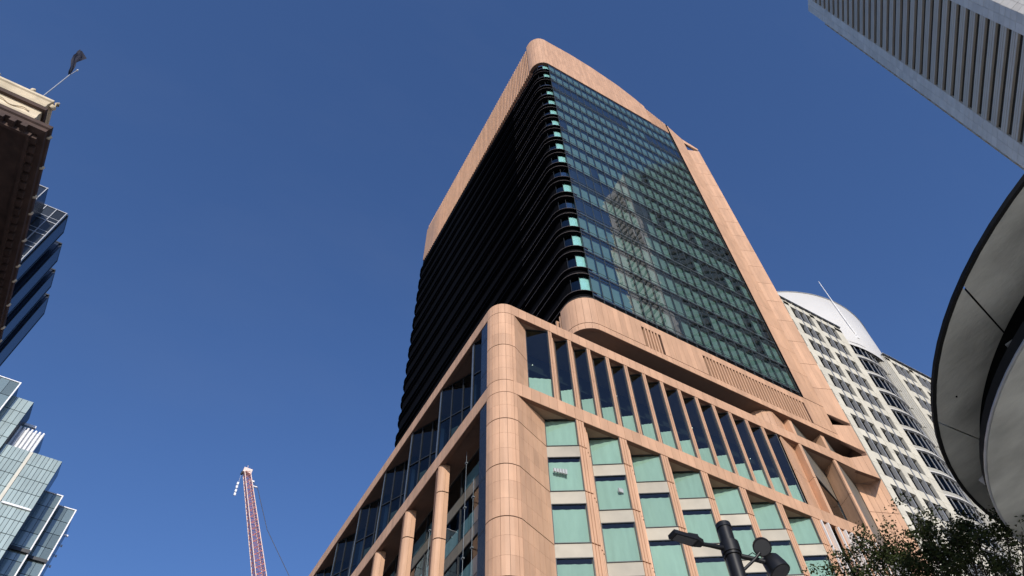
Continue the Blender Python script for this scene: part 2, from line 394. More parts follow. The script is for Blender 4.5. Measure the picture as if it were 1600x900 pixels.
# recess between podium roof and belt: rounded core wall, folded wall at the right
rec = Path([(30.2, 44.0)]+[(29.4-1.6, 33.9)]+arc(29.4, 33.5, 1.6, 180, 330, 10)+[(30.9, 40)])
for P_, st in ((rec, .5),):
    tmp = PAN[:]; 
m_ = MB()
for i in range(int(rec.L/.5)):
    rec.strip(m_, i*.5+.01, i*.5+.49, 51.0, 53.62, -.2, 0)
m_.obj('recess_wall', M['terra'], office)
zig = Path([(45.4, 40), (45.35, 33.0), (45.5, 31.9), (45.8, 31.25), (46.25, 30.8), (46.95, 30.5), (47.25, 30.45)])
m_ = MB()
for i in range(int(zig.L/.55)+1):
    a = i*.55
    if a+.1 < zig.L: zig.strip(m_, a+.01, min(zig.L, a+.54), 50.95, 53.62, -.2, 0)
def fold(pts, z0, z1, mb, step=.55):
    for a, b in zip(pts, pts[1:]):
        P_ = Path([a, b]); n = max(1, round(P_.L/step))
        for i in range(n): P_.strip(mb, P_.L*i/n+.008, P_.L*(i+1)/n-.008, z0, z1, -.15, 0)
fold([(47.25, 30.45), (49.2, 31.05), (49.3, 30.5), (49.7, 30.5)], 50.95, 53.62, m_)
fold([(53.55, 31.75), (53.5, 30.55), (53.95, 30.55)], 50.95, 53.62, m_)
m_.obj('folded_wall', M['terra'], office)
m_ = MB(); fold([(49.7, 30.52), (53.55, 31.85)], 50.95, 53.62, m_); fold([(53.95, 30.57), (59.5, 32.8)], 50.95, 53.62, m_)
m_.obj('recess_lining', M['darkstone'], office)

# --- windows
def window(pl, pr_, z0, z1, blind=None, bm='blind', gm='glassP', out=.0, back=.22, parent=office, mid=None, fr=.05, room=None):
    """one window between plan points pl,pr_: frame part with pane and blind"""
    a = Vector(pl); b = Vector(pr_); d = (b-a).normalized(); L = (b-a).length
    P0 = Vector((pl[0], pl[1], z0)); ang = math.atan2(d.y, d.x)
    def loc(mb):   # local frame: x along, y inward, z up
        return mb
    f = MB(); h = z1-z0
    f.box(0, fr, -.04, .12, 0, h); f.box(L-fr, L, -.04, .12, 0, h); f.box(fr, L-fr, -.04, .12, 0, fr); f.box(fr, L-fr, -.04, .12, h-fr, h)
    if mid: f.box(fr, L-fr, -.05, .1, mid-z0-.04, mid-z0+.04)
    fo = bpy.data.objects.new('window', f.mesh('window', M['frame'])); COL.objects.link(fo)
    fo.parent = parent; fo.location = P0-world_of(parent); fo.rotation_euler = (0, 0, ang)
    def sub(nm, mb, m):
        o = bpy.data.objects.new(nm, mb.mesh(nm, M[m])); COL.objects.link(o); o.parent = fo; return o
    g = MB(); g.add([(fr, .03, fr), (L-fr, .03, fr), (L-fr, .03, h-fr), (fr, .03, h-fr)], [(0, 1, 2, 3)]); go = sub('pane', g, gm)
    go.rotation_euler = (random.uniform(-.004, .004), 0, random.uniform(-.004, .004))
    if blind:
        z_a, z_b = blind[0]-z0, blind[1]-z0
        q = MB(); n = 10; vs = []; fs = []
        for i in range(n+1):
            x = fr+.02+(L-2*fr-.04)*i/n; y = back+.02*math.sin(i*2.1+z0)+random.uniform(-.008, .008)
            vs += [(x, y, z_a), (x+random.uniform(-.01, .01), y-.01, (z_a+z_b)/2), (x, y, z_b)]
        for i in range(n): fs += [(3*i, 3*i+3, 3*i+4, 3*i+1), (3*i+1, 3*i+4, 3*i+5, 3*i+2)]
        q.add(vs, fs, smooth=True); sub('roller_blind', q, bm)
    return fo
# dark room behind all podium windows
# upper storey: the wide first window, then thirteen narrow ones between fins
finU = MB(); finU.prism([(0, -.02), (.13, -.02), (.13, .06), (.17, .06), (.17, -.02), (.32, -.02), (.36, .10), (.40, .08), (.60, .36), (.64, .34), (1.03, .70), (1.03, .80), (.2, .5), (0, .2)], 0, 3.97)
# profile: nose, groove, nose, stepped reveal; split at mid height like the photo's joint
finUm = finU.mesh('stone_fin', M['terra'])
def fins(u0, v0, z):
    link('stone_fin', finUm, office, (u0, v0, z))
window((20.06, 30.9), (21.74, 30.17), 41.85, 49.78, (41.9, 44.15))
fins(21.75, 30.15, 41.83); fins(21.75, 30.15, 45.82)
for i in range(13):
    u0 = 22.07+1.868*i
    zb = 44.1+random.uniform(-.06, .06)
    window((u0+.73, 30.84), (u0+1.56, 30.2), 41.85, 49.78, (41.9, zb))
    if i < 12: fins(u0+1.55, 30.15, 41.83); fins(u0+1.55, 30.15, 45.82)
dk = MB(); dk.box(20, 56, 33.0, 33.2, 22, 49.7); dk.box(20.2, 47, 31.6, 33.0, 45.9, 46.1)
for z in (29.0, 33.0, 37.0, 25.0): dk.box(21.6, 47.5, 31.7, 33.0, z-.1, z+.7)
dk.obj('dark_interior', M['dark'], office)
lm = MB()
for (u, v, z) in ((21.0, 31.6, 46.6), (28.9, 31.4, 47.0), (38.6, 31.5, 46.4), (36.9, 31.6, 47.4), (43.0, 31.6, 46.6)):
    lm.box(u-.025, u+.025, v-.025, v+.025, z, z+.03)
lm.obj('ceiling_light', M['lamp'], office)
# lower storeys
finL = MB(); finL.prism([(0, -.02), (.17, -.02), (.17, .05), (.22, .05), (.22, -.02), (.40, -.02), (.40, .05), (.45, .05), (.45, -.02), (.62, -.02), (.66, .12), (.9, .30), (.95, .28), (1.2, .55), (1.25, .53), (1.84, 1.18), (1.84, 1.3), (.3, .6), (0, .25)], 0, 3.86)
finLm = finL.mesh('stone_fin', M['terra'])
finT = MB(); finT.prism([(q[0], q[1]) for q in [(0, -.02), (.17, -.02), (.17, .05), (.22, .05), (.22, -.02), (.40, -.02), (.40, .05), (.45, .05), (.45, -.02), (.62, -.02), (.66, .12), (.9, .30), (.95, .28), (1.2, .55), (1.25, .53), (1.84, 1.18), (1.84, 1.3), (.3, .6), (0, .25)]], 0, 2.5)
finTm = finT.mesh('stone_fin', M['terra'])
sills = [37.95, 34.0, 30.03, 26.07, 22.1]
for j in range(7):
    if j == 0: A, B = (21.5, 31.31), (23.44, 30.18)
    else:
        f = 24.07+3.74*(j-1); A, B = (f+1.24, 31.36), (f+3.11, 30.2)
    for k, zs in enumerate(sills):
        top = 40.55 if k == 0 else sills[k-1]-1.02
        dz = .0 if k else -.0
        window(A, B, zs, top, (zs+.06, top-(.06 if k == 0 else .32)), fr=.045, back=.16)
        if k:
            s_ = MB(); s_.bar(A, B, -.1, .03, top+.02, sills[k-1]-.05); s_.obj('spandrel_panel', M['spand'], office)
            s_ = MB(); s_.bar(A, B, -.1, .09, sills[k-1]-.045, sills[k-1]-.005); s_.obj('window_sill', M['frame'], office)
    if j < 6 or True:
        link('stone_fin', finTm, office, (B[0]+.01, 30.15, 37.98))
        for zs in sills[1:]: link('stone_fin', finLm, office, (B[0]+.01, 30.15, zs+.02))
# parcels standing on sills behind the first two windows
bx = MB()
for q in range(5): bx.box(21.72+.16*q, 21.86+.16*q, 30.98-.09*q-.05, 31.1-.09*q-.05, 35.55-.06*q, 35.83-.03*q)
bx.obj('stacked_boxes', M['box'], office)
bx = MB(); bx.box(26.55, 26.9, 30.42, 30.56, 35.42, 35.75); bx.obj('carton', M['box'], office)

# --- folded end bays right of the windows
m_ = MB()
fold([(46.55, 30.2), (48.75, 30.86), (48.66, 30.17), (48.95, 30.12)], 45.82, 49.8, m_); fold([(46.55, 30.2), (48.75, 30.86), (48.66, 30.17), (48.95, 30.12)], 41.8, 45.78, m_)
fold([(53.45, 31.85), (53.0, 30.17), (53.35, 30.17)], 45.82, 49.8, m_, .42); fold([(53.45, 31.85), (53.0, 30.17), (53.35, 30.17)], 36.0, 45.78, m_, .42)
m_.obj('folded_wall', M['terra'], office)
m_ = MB(); fold([(48.95, 30.14), (53.45, 31.9)], 46.3, 49.8, m_, 1.1); fold([(53.35, 30.19), (57.28, 31.75)], 30, 49.8, m_, 1.4)
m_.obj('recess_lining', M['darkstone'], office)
window((49.0, 30.3), (53.4, 31.9), 41.8, 46.25, None, gm='glassL')
m_ = MB()
for i in range(5):
    P_ = Path([(57.3, 31.7), (60.15, 30.56)]); L = P_.L
    for za, zb in ((46.55, (lambda t: 49.8+.95*t/L)), (43.3, 46.5), (40.1, 43.27), (36.9, 40.07), (33.7, 36.87), (28, 33.67)):
        P_.strip(m_, L*i/5+.012, L*(i+1)/5-.012, za, zb, -.2, 0)
m_.plate([(55.3, 30.95, 44.8), (57.28, 31.72, 49.7), (57.28, 31.72, 46.5), (55.6, 30.9, 40)], .05) if False else None
m_.obj('end_pier', M['terra'], office)
# lower right: pale vertical blades below the second band
m_ = MB(); 
m_.prism([(46.6, 30.2), (48.5, 30.6), (48.5, 30.75), (46.6, 30.5)], 22, 40.5)
fold([(46.65, 30.12), (48.4, 30.55)], 22, 40.5, m_, .45); fold([(48.5, 30.12), (48.85, 30.12), (50.55, 30.6)], 22, 40.5, m_, .5); fold([(50.6, 30.12), (50.95, 30.12), (52.6, 30.6), (52.7, 30.12)], 22, 40.5, m_, .5)
m_.obj('folded_wall', M['terra'], office)
bl = MB(); bl.box(-.06, .06, -.12, .25, 0, 18.4); blm = bl.mesh('metal_blade', M['white'])
for i, u in enumerate((46.75, 47.5, 48.62, 49.4, 50.1, 50.75, 51.4, 52.1, 52.8, 53.5, 54.2, 54.9, 55.6, 56.3)): link('metal_blade', blm, office, (u, 30.1 if u < 53 else 30.5, 22.0))
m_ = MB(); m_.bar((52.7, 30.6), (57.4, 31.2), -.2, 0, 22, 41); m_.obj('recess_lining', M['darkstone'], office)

# --- curtain wall of the tower, sunny side
NF, FH, Z0 = 17, 4.075, 59.7
UW0, UW1, NB = 27.45, 52.95, 21
pw = (UW1-UW0)/NB
fr_ = MB(); fr_.box(UW0, UW1, 30.75, 30.9, 58.35, 127.95)
cw = fr_.obj('curtain_wall', M['dark'], office)
gl_ = MB(); gl_.add([(0, 0, 0), (pw, 0, 0), (pw, 0, FH), (0, 0, FH)], [(0, 1, 2, 3)]); glm = gl_.mesh('pane', M['glassT'])
bb_ = MB(); bb_.box(.07, pw-.07, 0, .05, 0, 2.62); bbm = bb_.mesh('roller_blind', M['blindg'])
cells = [(k, i) for k in range(NF) for i in range(NB)]
stp = MB(); stb = MB()
def off(mb, src, d):
    b = len(mb.v); mb.v += [(a+d[0], c+d[1], e+d[2]) for a, c, e in src.v]; mb.f += [[q+b for q in f] for f in src.f]; mb.t += [random.random()]*len(src.f); mb.sm += src.sm
nb = 0
for n_, (k, i) in enumerate(cells):
    z = Z0-.72+FH*k; u = UW0+pw*i
    if n_ < 299:
        link('pane', glm, cw, (u, 30.25+random.uniform(-.004, .004), z), (random.uniform(-.004, .004), 0, random.uniform(-.004, .004)))
    else: off(stp, gl_, (u, 30.25, z))
    darkrow = k in (14, 6, 4) and (i < 6 or random.random() < .75) and not (k == 4 and i < 0)
    if darkrow or random.random() < .02: continue
    dd = random.choice((0, 0, 0, 0, .25)) if random.random() < .15 else 0
    if nb < 299: link('roller_blind', bbm, cw, (u, 30.42, Z0+FH*k)); nb += 1
    else: off(stb, bb_, (u, 30.42, Z0+FH*k))
o = stp.obj('upper_panes', M['glassT'], cw); o['kind'] = 'stuff'
o = stb.obj('upper_blinds', M['blindg'], cw); o['kind'] = 'stuff'
ml = MB(); ml.box(-.022, .022, -.015, .1, 0, 69.5); mlm = ml.mesh('mullion', M['mulld'])
for i in range(NB+1): link('mullion', mlm, cw, (UW0+pw*i, 30.22, 58.4))
tl = MB(); tl.box(0, UW1-UW0, -.05, .02, 0, .06); tlm = tl.mesh('transom', M['mull'])
td = MB(); td.box(0, UW1-UW0, -.01, .02, 0, .05); tdm = td.mesh('transom', M['mulld'])
for k in range(NF):
    link('transom', tlm, cw, (UW0, 30.2, Z0-.72+FH*k))
    link('transom', tdm, cw, (UW0, 30.23, Z0-.05+FH*k)); link('transom', tdm, cw, (UW0, 30.23, Z0+2.66+FH*k))
# shadow gap at the foot of the glass and dark jamb beside the pier
m_ = MB(); m_.box(27.6, 52.95, 30.3, 30.5, 58.3, 58.95); m_.box(52.95, 53.15, 30.1, 30.3, 58.4, 131.8); m_.obj('glazing_frame', M['black'], office)

# --- rounded dark ledges of every floor, wrapping the near corner, the shaded side and the far corner
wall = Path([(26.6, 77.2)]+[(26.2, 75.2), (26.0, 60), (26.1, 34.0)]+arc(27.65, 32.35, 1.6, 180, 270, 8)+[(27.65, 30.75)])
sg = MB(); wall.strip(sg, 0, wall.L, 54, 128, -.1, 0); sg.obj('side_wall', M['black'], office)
led = Path([(31.0, 77.9)]+arc(28.1, 75.7, 2.2, 90, 180, 8)+[(25.75, 60.0), (25.45, 34.0)]+arc(27.6, 32.35, 2.15, 180, 262, 10)+[(27.95, 30.22)])
cs = led.c[10]
for k in range(NF+1):
    z = Z0+FH*(k-1)
    zz_ = [z+2.72, min(127.9, z+3.98)]
    if zz_[0] > 127.6: continue
    lm_ = MB()
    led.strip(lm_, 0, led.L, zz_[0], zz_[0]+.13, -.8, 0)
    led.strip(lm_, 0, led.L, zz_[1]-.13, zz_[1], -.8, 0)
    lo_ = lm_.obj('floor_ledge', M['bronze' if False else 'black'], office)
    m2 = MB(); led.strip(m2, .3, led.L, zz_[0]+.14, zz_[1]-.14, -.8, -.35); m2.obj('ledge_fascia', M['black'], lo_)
    m3 = MB(); a0 = led.c[12]
    led.strip(m3, led.c[11]-5, led.L, zz_[0]+.02, zz_[0]+.07, 0, .02); led.strip(m3, led.c[11]-5, led.L, zz_[1]-.08, zz_[1]-.03, 0, .02)
    m3.obj('ledge_trim', M['bronze'], lo_)
# far-corner railings / louvre drums that give the scalloped outline
for k in range(NF):
    z = Z0+FH*k
    m_ = MB()
    arcp = Path([(30.5, 77.5)]+arc(28.1, 75.5, 1.95, 90, 180, 8)+[(26.2, 72)])
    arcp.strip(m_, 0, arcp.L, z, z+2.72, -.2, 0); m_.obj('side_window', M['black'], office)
# bright first panes on the curve
gp = Path(arc(27.65, 32.35, 1.75, 180, 270, 12))
for k in range(NF):
    z = Z0+FH*k; L = gp.L
    m_ = MB(); gp.strip(m_, L*.62, L*.985, z, z+2.66, -.02, 0)
    wo = None
    f_ = MB(); gp.strip(f_, L*.985, L, z, z+2.66, -.1, .04); gp.strip(f_, L*.60, L*.62, z, z+2.66, -.1, .04); gp.strip(f_, L*.28, L*.30, z, z+2.66, -.1, .04); wo = f_.obj('corner_window', M['frame'], office)
    m_.obj('pane', M['glassC' if k not in (14, 6, 4) else 'glassT'], wo)
    m_ = MB(); gp.strip(m_, L*.30, L*.60, z, z+2.66, -.02, 0); m_.obj('pane', M['glassL'], wo)
    if k not in (14, 6, 4):
        m_ = MB(); gp.strip(m_, L*.62, L*.985, z, z+2.66, -.1, -.07); m_.obj('roller_blind', M['blindc'], wo)
# faint mullions on the shaded side

# --- shaded side of the podium: saw-tooth bays above, deep loggia with piers below
for n in range(-1, 8):
    dv = 5.78*n
    A = (17.12, 39.9+dv); B = (18.45, 36.95+dv); C = (19.25, 37.55+dv)
    pts = [A]+[lerp(A, B, t) for t in (.36, .72)]+[B]
    for q, (a, b) in enumerate(zip(pts, pts[1:])):
        window(a, b, 41.75, 49.75, None, gm='glassL', mid=45.8, fr=.05)
    cv = Path([B, (18.75, 36.75+dv), (19.1, 36.95+dv), C, (19.4, 38.5+dv)])
    m_ = MB(); cv.strip(m_, 0, cv.L, 41.7, 49.78, -.05, 0); m_.obj('curved_glass', M['navy'], office)
    m_ = MB(); m_.prism([(A[0]-.0, A[1]), (A[0]+.12, A[1]+.02), (A[0]+.12, A[1]+.3), (A[0], A[1]+.3)], 41.7, 49.8); m_.obj('bay_post', M['mull'], office)
    m_ = MB(); m_.bar(lerp(A, B, .25), lerp(A, B, .5), -.5, -.45, 43.2, 44.9); m_.obj('interior_blind', M['olive'], office)
m_ = MB(); m_.box(19.9, 20.1, 31, 84, 41.7, 49.8); m_.obj('dark_interior', M['dark'], office)
for za, zb in ((0, 40.5), (41.75, 49.75)):
    m_ = MB(); m_.prism([(17.0, 31.6), (18.4, 31.6), (18.4, 33.4), (17.35, 32.75), (17.0, 32.6)], za, zb); m_.obj('corner_jamb', M['navy'], office)
    for z in np.arange(za+2.0, zb, 3.96):
        m_ = MB(); m_.box(16.99, 17.3, 31.62, 32.62, z, z+.05); m_.obj('jamb_joint', M['frame'], office)
for k in range(7):
    v0 = 38.72+5.78*k
    pp = [(17.02, v0+.85), (17.02, v0+.42)]+[(17.02+.4*(1-math.cos(rad(a))), v0+.42-.4*math.sin(rad(a))) for a in (22, 45, 68, 90)]+[(17.74, v0), (17.74, v0+.85)]
    pth = None
    base = MB(); base.prism([(min(p[0]+.03, 17.72), p[1]+.03) for p in pp], 0, 40.5)
    po = base.obj('stone_pier', M['joint'], office); pth = Path(pp[:-1])
    for za, zb in ((0, 22.05), (22.1, 25.95), (26.0, 29.95), (30.0, 33.9), (33.95, 37.9), (37.95, 40.5)):
        for a, b in ((.45, pth.c[1]), (pth.c[1], pth.c[5]), (pth.c[5], pth.c[6])):
            if (b-a) < .05: continue
            if k > 4 and za < 30: continue
            m_ = MB(); pth.strip(m_, a+.006, b-.006, za+.02, zb-.02, 0, .04); m_.obj('cladding_panel', M['terra'], po)
    # glass wall of the loggia behind
    for zi, zs in enumerate(sills):
        top = 40.4 if zi == 0 else sills[zi-1]-1.0
        for q in range(2):
            a = (18.75, v0+5.78*(1-q*.5)-.1+0.0); b = (18.75, v0+5.78*(.5-q*.5)+.75*0)
            a = (18.75, v0-5.78+5.78*(1-q*.5)); b = (18.75, v0-5.78+5.78*(.5-q*.5))
            window(a, b, zs, top, (zs+.1, zs+1.7) if random.random() < .75 else None, bm='blind', gm='glassL')
        s_ = MB(); s_.bar((18.75, v0), (18.75, v0-5.78), -.1, .04, top+.02, top+.98); s_.obj('spandrel_panel', M['olive'], office)
m_ = MB(); m_.box(20.2, 20.4, 32, 84, 0, 40.4); m_.obj('dark_interior', M['dark'], office)
# hanging cables with small clips on the loggia front
m_ = MB()
for (v, z0, z1) in ((36.3, 22, 40), (35.1, 22, 36.5), (41.9, 24, 37)):
    m_.tube([(17.9, v, z0), (17.9, v, z1)], .018, 5)
    for z in np.arange(z0+1, z1, 3.96): m_.box(17.82, 17.98, v-.1, v+.1, z, z+.1)
m_.obj('guide_cable', M['mull'], office)

# ================================================================= CONCRETE OCTAGONAL TOWER (upper right, also mirrored in the glass)
ct = thing('concrete_tower', 'very tall grey concrete tower with horizontal ribbed floors, cut off at the upper right', 'office tower', (120, -20, 0))
OP = [(94.2, -28.4), (94.2, -15.9), (113, 3.2), (126, 3.2), (145, -15.9), (145, -28.4), (126, -47.5), (113, -47.5)]
H = 238.0
def inset(poly, d):
    cx = sum(p[0] for p in poly)/len(poly); cy = sum(p[1] for p in poly)/len(poly)
    return [(p[0]+(cx-p[0])*d/math.hypot(cx-p[0], cy-p[1]), p[1]+(cy-p[1])*d/math.hypot(cx-p[0], cy-p[1])) for p in poly]
m_ = MB(); m_.prism(inset(OP, .55), 0, H-1); m_.obj('window_wall', M['win'], ct)
faces = [(1, 2, 3.45, 22.75), (0, 1, 2.6, 9.9)]
for ia, ib, sa, sb in faces:
    A = Vector(OP[ib]); B = Vector(OP[ia])     # ordered so that the outward side is on the right of A->B
    A, B = Vector(OP[ib]), Vector(OP[ia])
    L = (B-A).length
    d = (B-A).normalized(); a = A+d*(L-sb); b = A+d*(L-sa)
    # spandrels: one rib per floor with two grooves
    sp = MB(); Ls = (b-a).length
    for y0, y1, z0, z1 in ((-.0, .7, 0, .62), (.16, .7, .62, .78), (-.0, .7, .78, 1.30), (.16, .7, 1.3, 1.42), (0, .7, 1.42, 1.9)): sp.box(0, Ls, y0, y1, z0, z1)
    spm = sp.mesh('floor_spandrel', M['spandc']); ang = math.atan2(d.y, d.x)
    z = 234.4; n = 0
    while z > 4:
        if not (204 < z < 206.5):
            o = bpy.data.objects.new('floor_spandrel', spm); COL.objects.link(o); o.parent = ct
            o.location = Vector((a.x, a.y, z-1.9))-world_of(ct); o.rotation_euler = (0, 0, ang)
        z -= 3.47; n += 1
    # end piers clad in slabs
    for qa, qb in ((0, L-sb), (L-sa, L)):
        P_ = Path([tuple(A), tuple(B)])
        m_ = MB(); P_.strip(m_, qa, qb, 0, H, -1.4, -.05); po = m_.obj('corner_pier', M['spandc'], ct)
        big = MB(); zz_ = 1.0; cnt = 0
        while zz_ < H-1:
            h = 3.47; nc = 2
            for c_ in range(nc):
                w0 = qa+(qb-qa)*c_/nc+.03; w1 = qa+(qb-qa)*(c_+1)/nc-.03
                for e_ in (0, 1):
                    t_ = MB() if (zz_ > 120 and ia == 1 and cnt < 140) else big
                    P_.strip(t_, w0, w1, zz_+e_*h/2+.03, min(H, zz_+(e_+1)*h/2-.03), -.05, random.uniform(0, .02))
                    if t_ is not big: t_.obj('stone_slab', M['conc'], po); cnt += 1
            zz_ += h
        o = big.obj('stone_slabs', M['conc'], po); o['kind'] = 'stuff'
m_ = MB(); 
for ia in range(2, 8):
    A = OP[(ia+1) % 8]; B = OP[ia]; P_ = Path([A, B])
    P_.strip(m_, 0, P_.L, 0, H, -1, -.02)
    for k in range(66): P_.strip(m_, 3, P_.L-3, 3+3.47*k, 4.9+3.47*k, -.1, .4)
o = m_.obj('far_faces', M['spandc'], ct); o['kind'] = 'stuff'
m_ = MB(); P_ = Path([OP[2], OP[1], OP[0]]); P_.strip(m_, 0, P_.L, 234.6, H, -1.4, .0); m_.obj('parapet', M['conc'], ct)

# ================================================================= PALE STONE BUILDING BEHIND (right)
pb = thing('stone_building', 'cream stone office building with grouped dark windows and a curved metal roof screen', 'building', (95, 50, 0))
VB = 40.0; FB = 4.31; ZT = 104.6
m_ = MB(); m_.box(60, 92.4, VB+.6, 80, 0, 106); m_.box(103.8, 150, VB+.9, 80, 0, 105.5); m_.box(92.3, 103.8, 44.5, 80, 0, 106); body = m_.obj('dark_core', M['dark'], pb)
def group_bay(u0, vb, ztop, nfl, n=3, ww=1.32, mw=.36, zt_off=0):
    tot = n*ww+(n-1)*mw
    for k in range(nfl):
        zt = ztop-FB*k; zb = zt-2.87
        s_ = MB(); 
        for q in range(n):
            ua = u0+q*(ww+mw)
            s_.box(ua, ua+ww, vb+.02, vb+.5, zt-FB+.02, zb-.02)
        s_.obj('spandrel_panel', M['beige'], pb)
        for q in range(n):
            ua = u0+q*(ww+mw)
            g_ = MB(); g_.box(ua+.03, ua+ww-.03, vb+.42, vb+.5, zb+.02, zt-.02); wo = g_.obj('window', M['frame'], pb)
            g_ = MB(); g_.add([(ua+.1, vb+.40, zb+.1), (ua+ww-.1, vb+.40, zb+.1), (ua+ww-.1, vb+.40, zt-.1), (ua+.1, vb+.40, zt-.1)], [(0, 1, 2, 3)]); g_.obj('pane', M['winb'], wo)
    for q in range(n-1):
        s_ = MB(); s_.box(u0+ww+q*(ww+mw)+.09, u0+ww+q*(ww+mw)+mw-.09, vb-.04, vb+.48, ztop-FB*nfl, ztop+1.2); s_.obj('mullion', M['lgrey'], pb)
def stone_col(u0, u1, vb, z0, z1, nm='stone_pier'):
    s_ = MB(); s_.box(u0, u1, vb+.06, vb+.6, z0, z1); o = s_.obj(nm, M['beigeg'], pb)
    z = z1; 
    while z > z0:
        t_ = MB(); t_.box(u0+.012, u1-.012, vb, vb+.06, max(z0, z-FB/2)+.02, z-.02); t_.obj('stone_slab', M['beige'], o); z -= FB/2
NFB = 15; zlow = ZT-FB*NFB
group_bay(80.2, VB, ZT, NFB); group_bay(86.05, VB, ZT, NFB); group_bay(74.35, VB, ZT, 6)
stone_col(78.9, 80.18, VB, zlow, 105.8); stone_col(84.92, 86.03, VB, zlow, 105.8); stone_col(90.77, 92.5, VB, zlow, 105.8)
group_bay(104.25, VB+.3, ZT-.75, NFB); group_bay(110.15, VB+.3, ZT-.75, NFB); group_bay(116.0, VB+.3, ZT-.75, NFB)
stone_col(103.0, 104.23, VB+.3, zlow, 105.1); stone_col(108.97, 110.13, VB+.3, zlow, 105.1); stone_col(114.87, 115.98, VB+.3, zlow, 105.1)
m_ = MB(); m_.box(74, 92.5, VB, VB+.6, 104.9, 106.0); m_.obj('stone_parapet', M['beige'], pb)
m_ = MB(); m_.box(103.0, 122, VB+.3, VB+.9, 104.2, 105.2); m_.obj('stone_parapet', M['beige'], pb)
for (x0, n_, y0, z0) in ((74.4, 13, VB-.12, 106.2), (103.2, 13, VB+.18, 105.4)):
    cb_ = MB(); cb_.box(0, 1.0, 0, .6, 0, .22); cbm = cb_.mesh('cornice_block', M['frame'])
    for i in range(n_): link('cornice_block', cbm, pb, (x0+1.42*i, y0, z0))
m_ = MB(); m_.box(74, 92.6, VB+.1, VB+.6, 106.0, 106.6); m_.obj('coping', M['beigeg'], pb)
m_ = MB(); m_.box(74, 92.7, VB-.2, VB+.5, 106.6, 106.72); m_.obj('cornice_rail', M['lgrey'], pb)
m_ = MB(); m_.box(102.9, 122, VB+.1, VB+.8, 105.8, 105.92); m_.obj('cornice_rail', M['lgrey'], pb)
# bowed glass bay
bowc = (97.15, 52.2); Rb = 11.7
bw = Path(arc(*bowc, Rb, 180+66.5, 180+111, 14))
for k in range(NFB):
    zt = ZT-.2-FB*k
    m_ = MB(); bw.strip(m_, 0, bw.L, zt-3.0, zt-.05, -.06, -.02); wo = m_.obj('bow_window', M['winb'], pb)
    m_ = MB()
    for i in range(8):
        t = bw.L*i/7; bw.strip(m_, max(0, t-.06), min(bw.L, t+.06), zt-3.0, zt-.05, -.1, .08)
    m_.obj('window_frame', M['lgrey'], wo)
    m_ = MB(); bw.strip(m_, 0, bw.L, zt-.05, zt+.12, -.3, .35); m_.obj('sill_rail', M['white'], wo)
    m_ = MB(); bw.strip(m_, 0, bw.L, zt+.12, zt+FB-3.0-.02, -.3, -.02); m_.obj('spandrel_panel', M['beigeg'], wo)
# fluted grey pilaster beside the bow
m_ = MB()
for i in range(4): m_.tube([(101.75+.4*i, 41.0-.12*i, zlow), (101.75+.4*i, 41.0-.12*i, 105.4)], .2, 8)
m_.box(101.4, 103.1, 41.0, 44.5, zlow, 105.6)
for k in range(NFB): m_.box(101.5, 103.1, 40.72, 41.1, ZT-.4-FB*k, ZT-.3-FB*k)
m_.obj('fluted_pilaster', M['beigeg'], pb)
# curved roof screen
dr = Path(arc(98.3, 63.1, 22.9, 180+30, 180+150, 64))
m_ = MB(); T = [dr.L*i/48 for i in range(49)]
vs = []; fs = []
for t in T:
    p = dr.at(t); q = dr.at(t, -.4); vs += [(p.x, p.y, 103.5), (p.x, p.y, 118), (q.x, q.y, 118), (q.x, q.y, 103.5)]
for i in range(48):
    k = 4*i; fs += [(k, k+4, k+5, k+1), (k+1, k+5, k+6, k+2), (k+3, k+2, k+6, k+7)]
m_.add(vs, fs, smooth=True); dro = m_.obj('curved_roof_screen', M['white'], pb)
m_ = MB(); P2 = Path([tuple(dr.at(t)) for t in T]); P2.strip(m_, 0, P2.L, 118.0, 118.14, -.5, .12); m_.obj('coping', M['lgrey'], dro)
mast = MB(); mast.tube([(97.4, 40.1, 107.6), (96.9, 40.05, 110.5), (95.96, 40.0, 123.9)], [.13, .11, .06], 6)
mast.box(97.2, 97.8, 40.1, 40.4, 106.8, 107.8)
tag(mast.obj('roof_mast', M['whitep']), 'thin white mast standing against the curved roof screen of the cream stone building', 'mast')

# ================================================================= ORNATE OLD BUILDING, LEFT
ob = thing('heritage_building', 'dark ornate sandstone cornice of an old building jutting in at the upper left', 'building', (-14, 26, 0))
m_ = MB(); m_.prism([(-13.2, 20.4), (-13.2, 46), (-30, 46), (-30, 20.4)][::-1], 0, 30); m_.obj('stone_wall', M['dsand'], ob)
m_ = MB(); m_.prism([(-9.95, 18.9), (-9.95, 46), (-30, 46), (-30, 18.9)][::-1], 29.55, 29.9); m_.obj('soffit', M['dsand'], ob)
def molding(prof, mname, nm, yfront, xside, ylen=46, xlen=-30):
    """moulding with profile [(out, z)...] swept round the corner"""
    m_ = MB(); n = len(prof); vs = []
    for (x, y, ox, oy) in ((xlen, yfront, 0, -1), (xside, yfront, 1, -1), (xside, ylen, 1, 0)):
        for o_, z in prof: vs.append((x+ox*o_, y+oy*o_, z))
    fs = []
    for s_ in range(2):
        for i in range(n): fs.append((s_*n+i, s_*n+(i+1) % n, (s_+1)*n+(i+1) % n, (s_+1)*n+i))
    fs += [tuple(range(n)), tuple(range(2*n, 3*n))[::-1]]
    m_.add(vs, fs); return m_.obj(nm, M[mname], ob)
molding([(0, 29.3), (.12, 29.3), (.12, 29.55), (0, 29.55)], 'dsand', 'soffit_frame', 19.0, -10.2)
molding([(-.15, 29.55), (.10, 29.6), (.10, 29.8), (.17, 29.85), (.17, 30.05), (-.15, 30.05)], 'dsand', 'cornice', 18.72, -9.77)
molding([(-.1, 30.05), (.04, 30.05), (.10, 30.2), (.02, 30.6), (.06, 30.85), (-.1, 30.85)], 'sand', 'cornice', 18.66, -10.42)
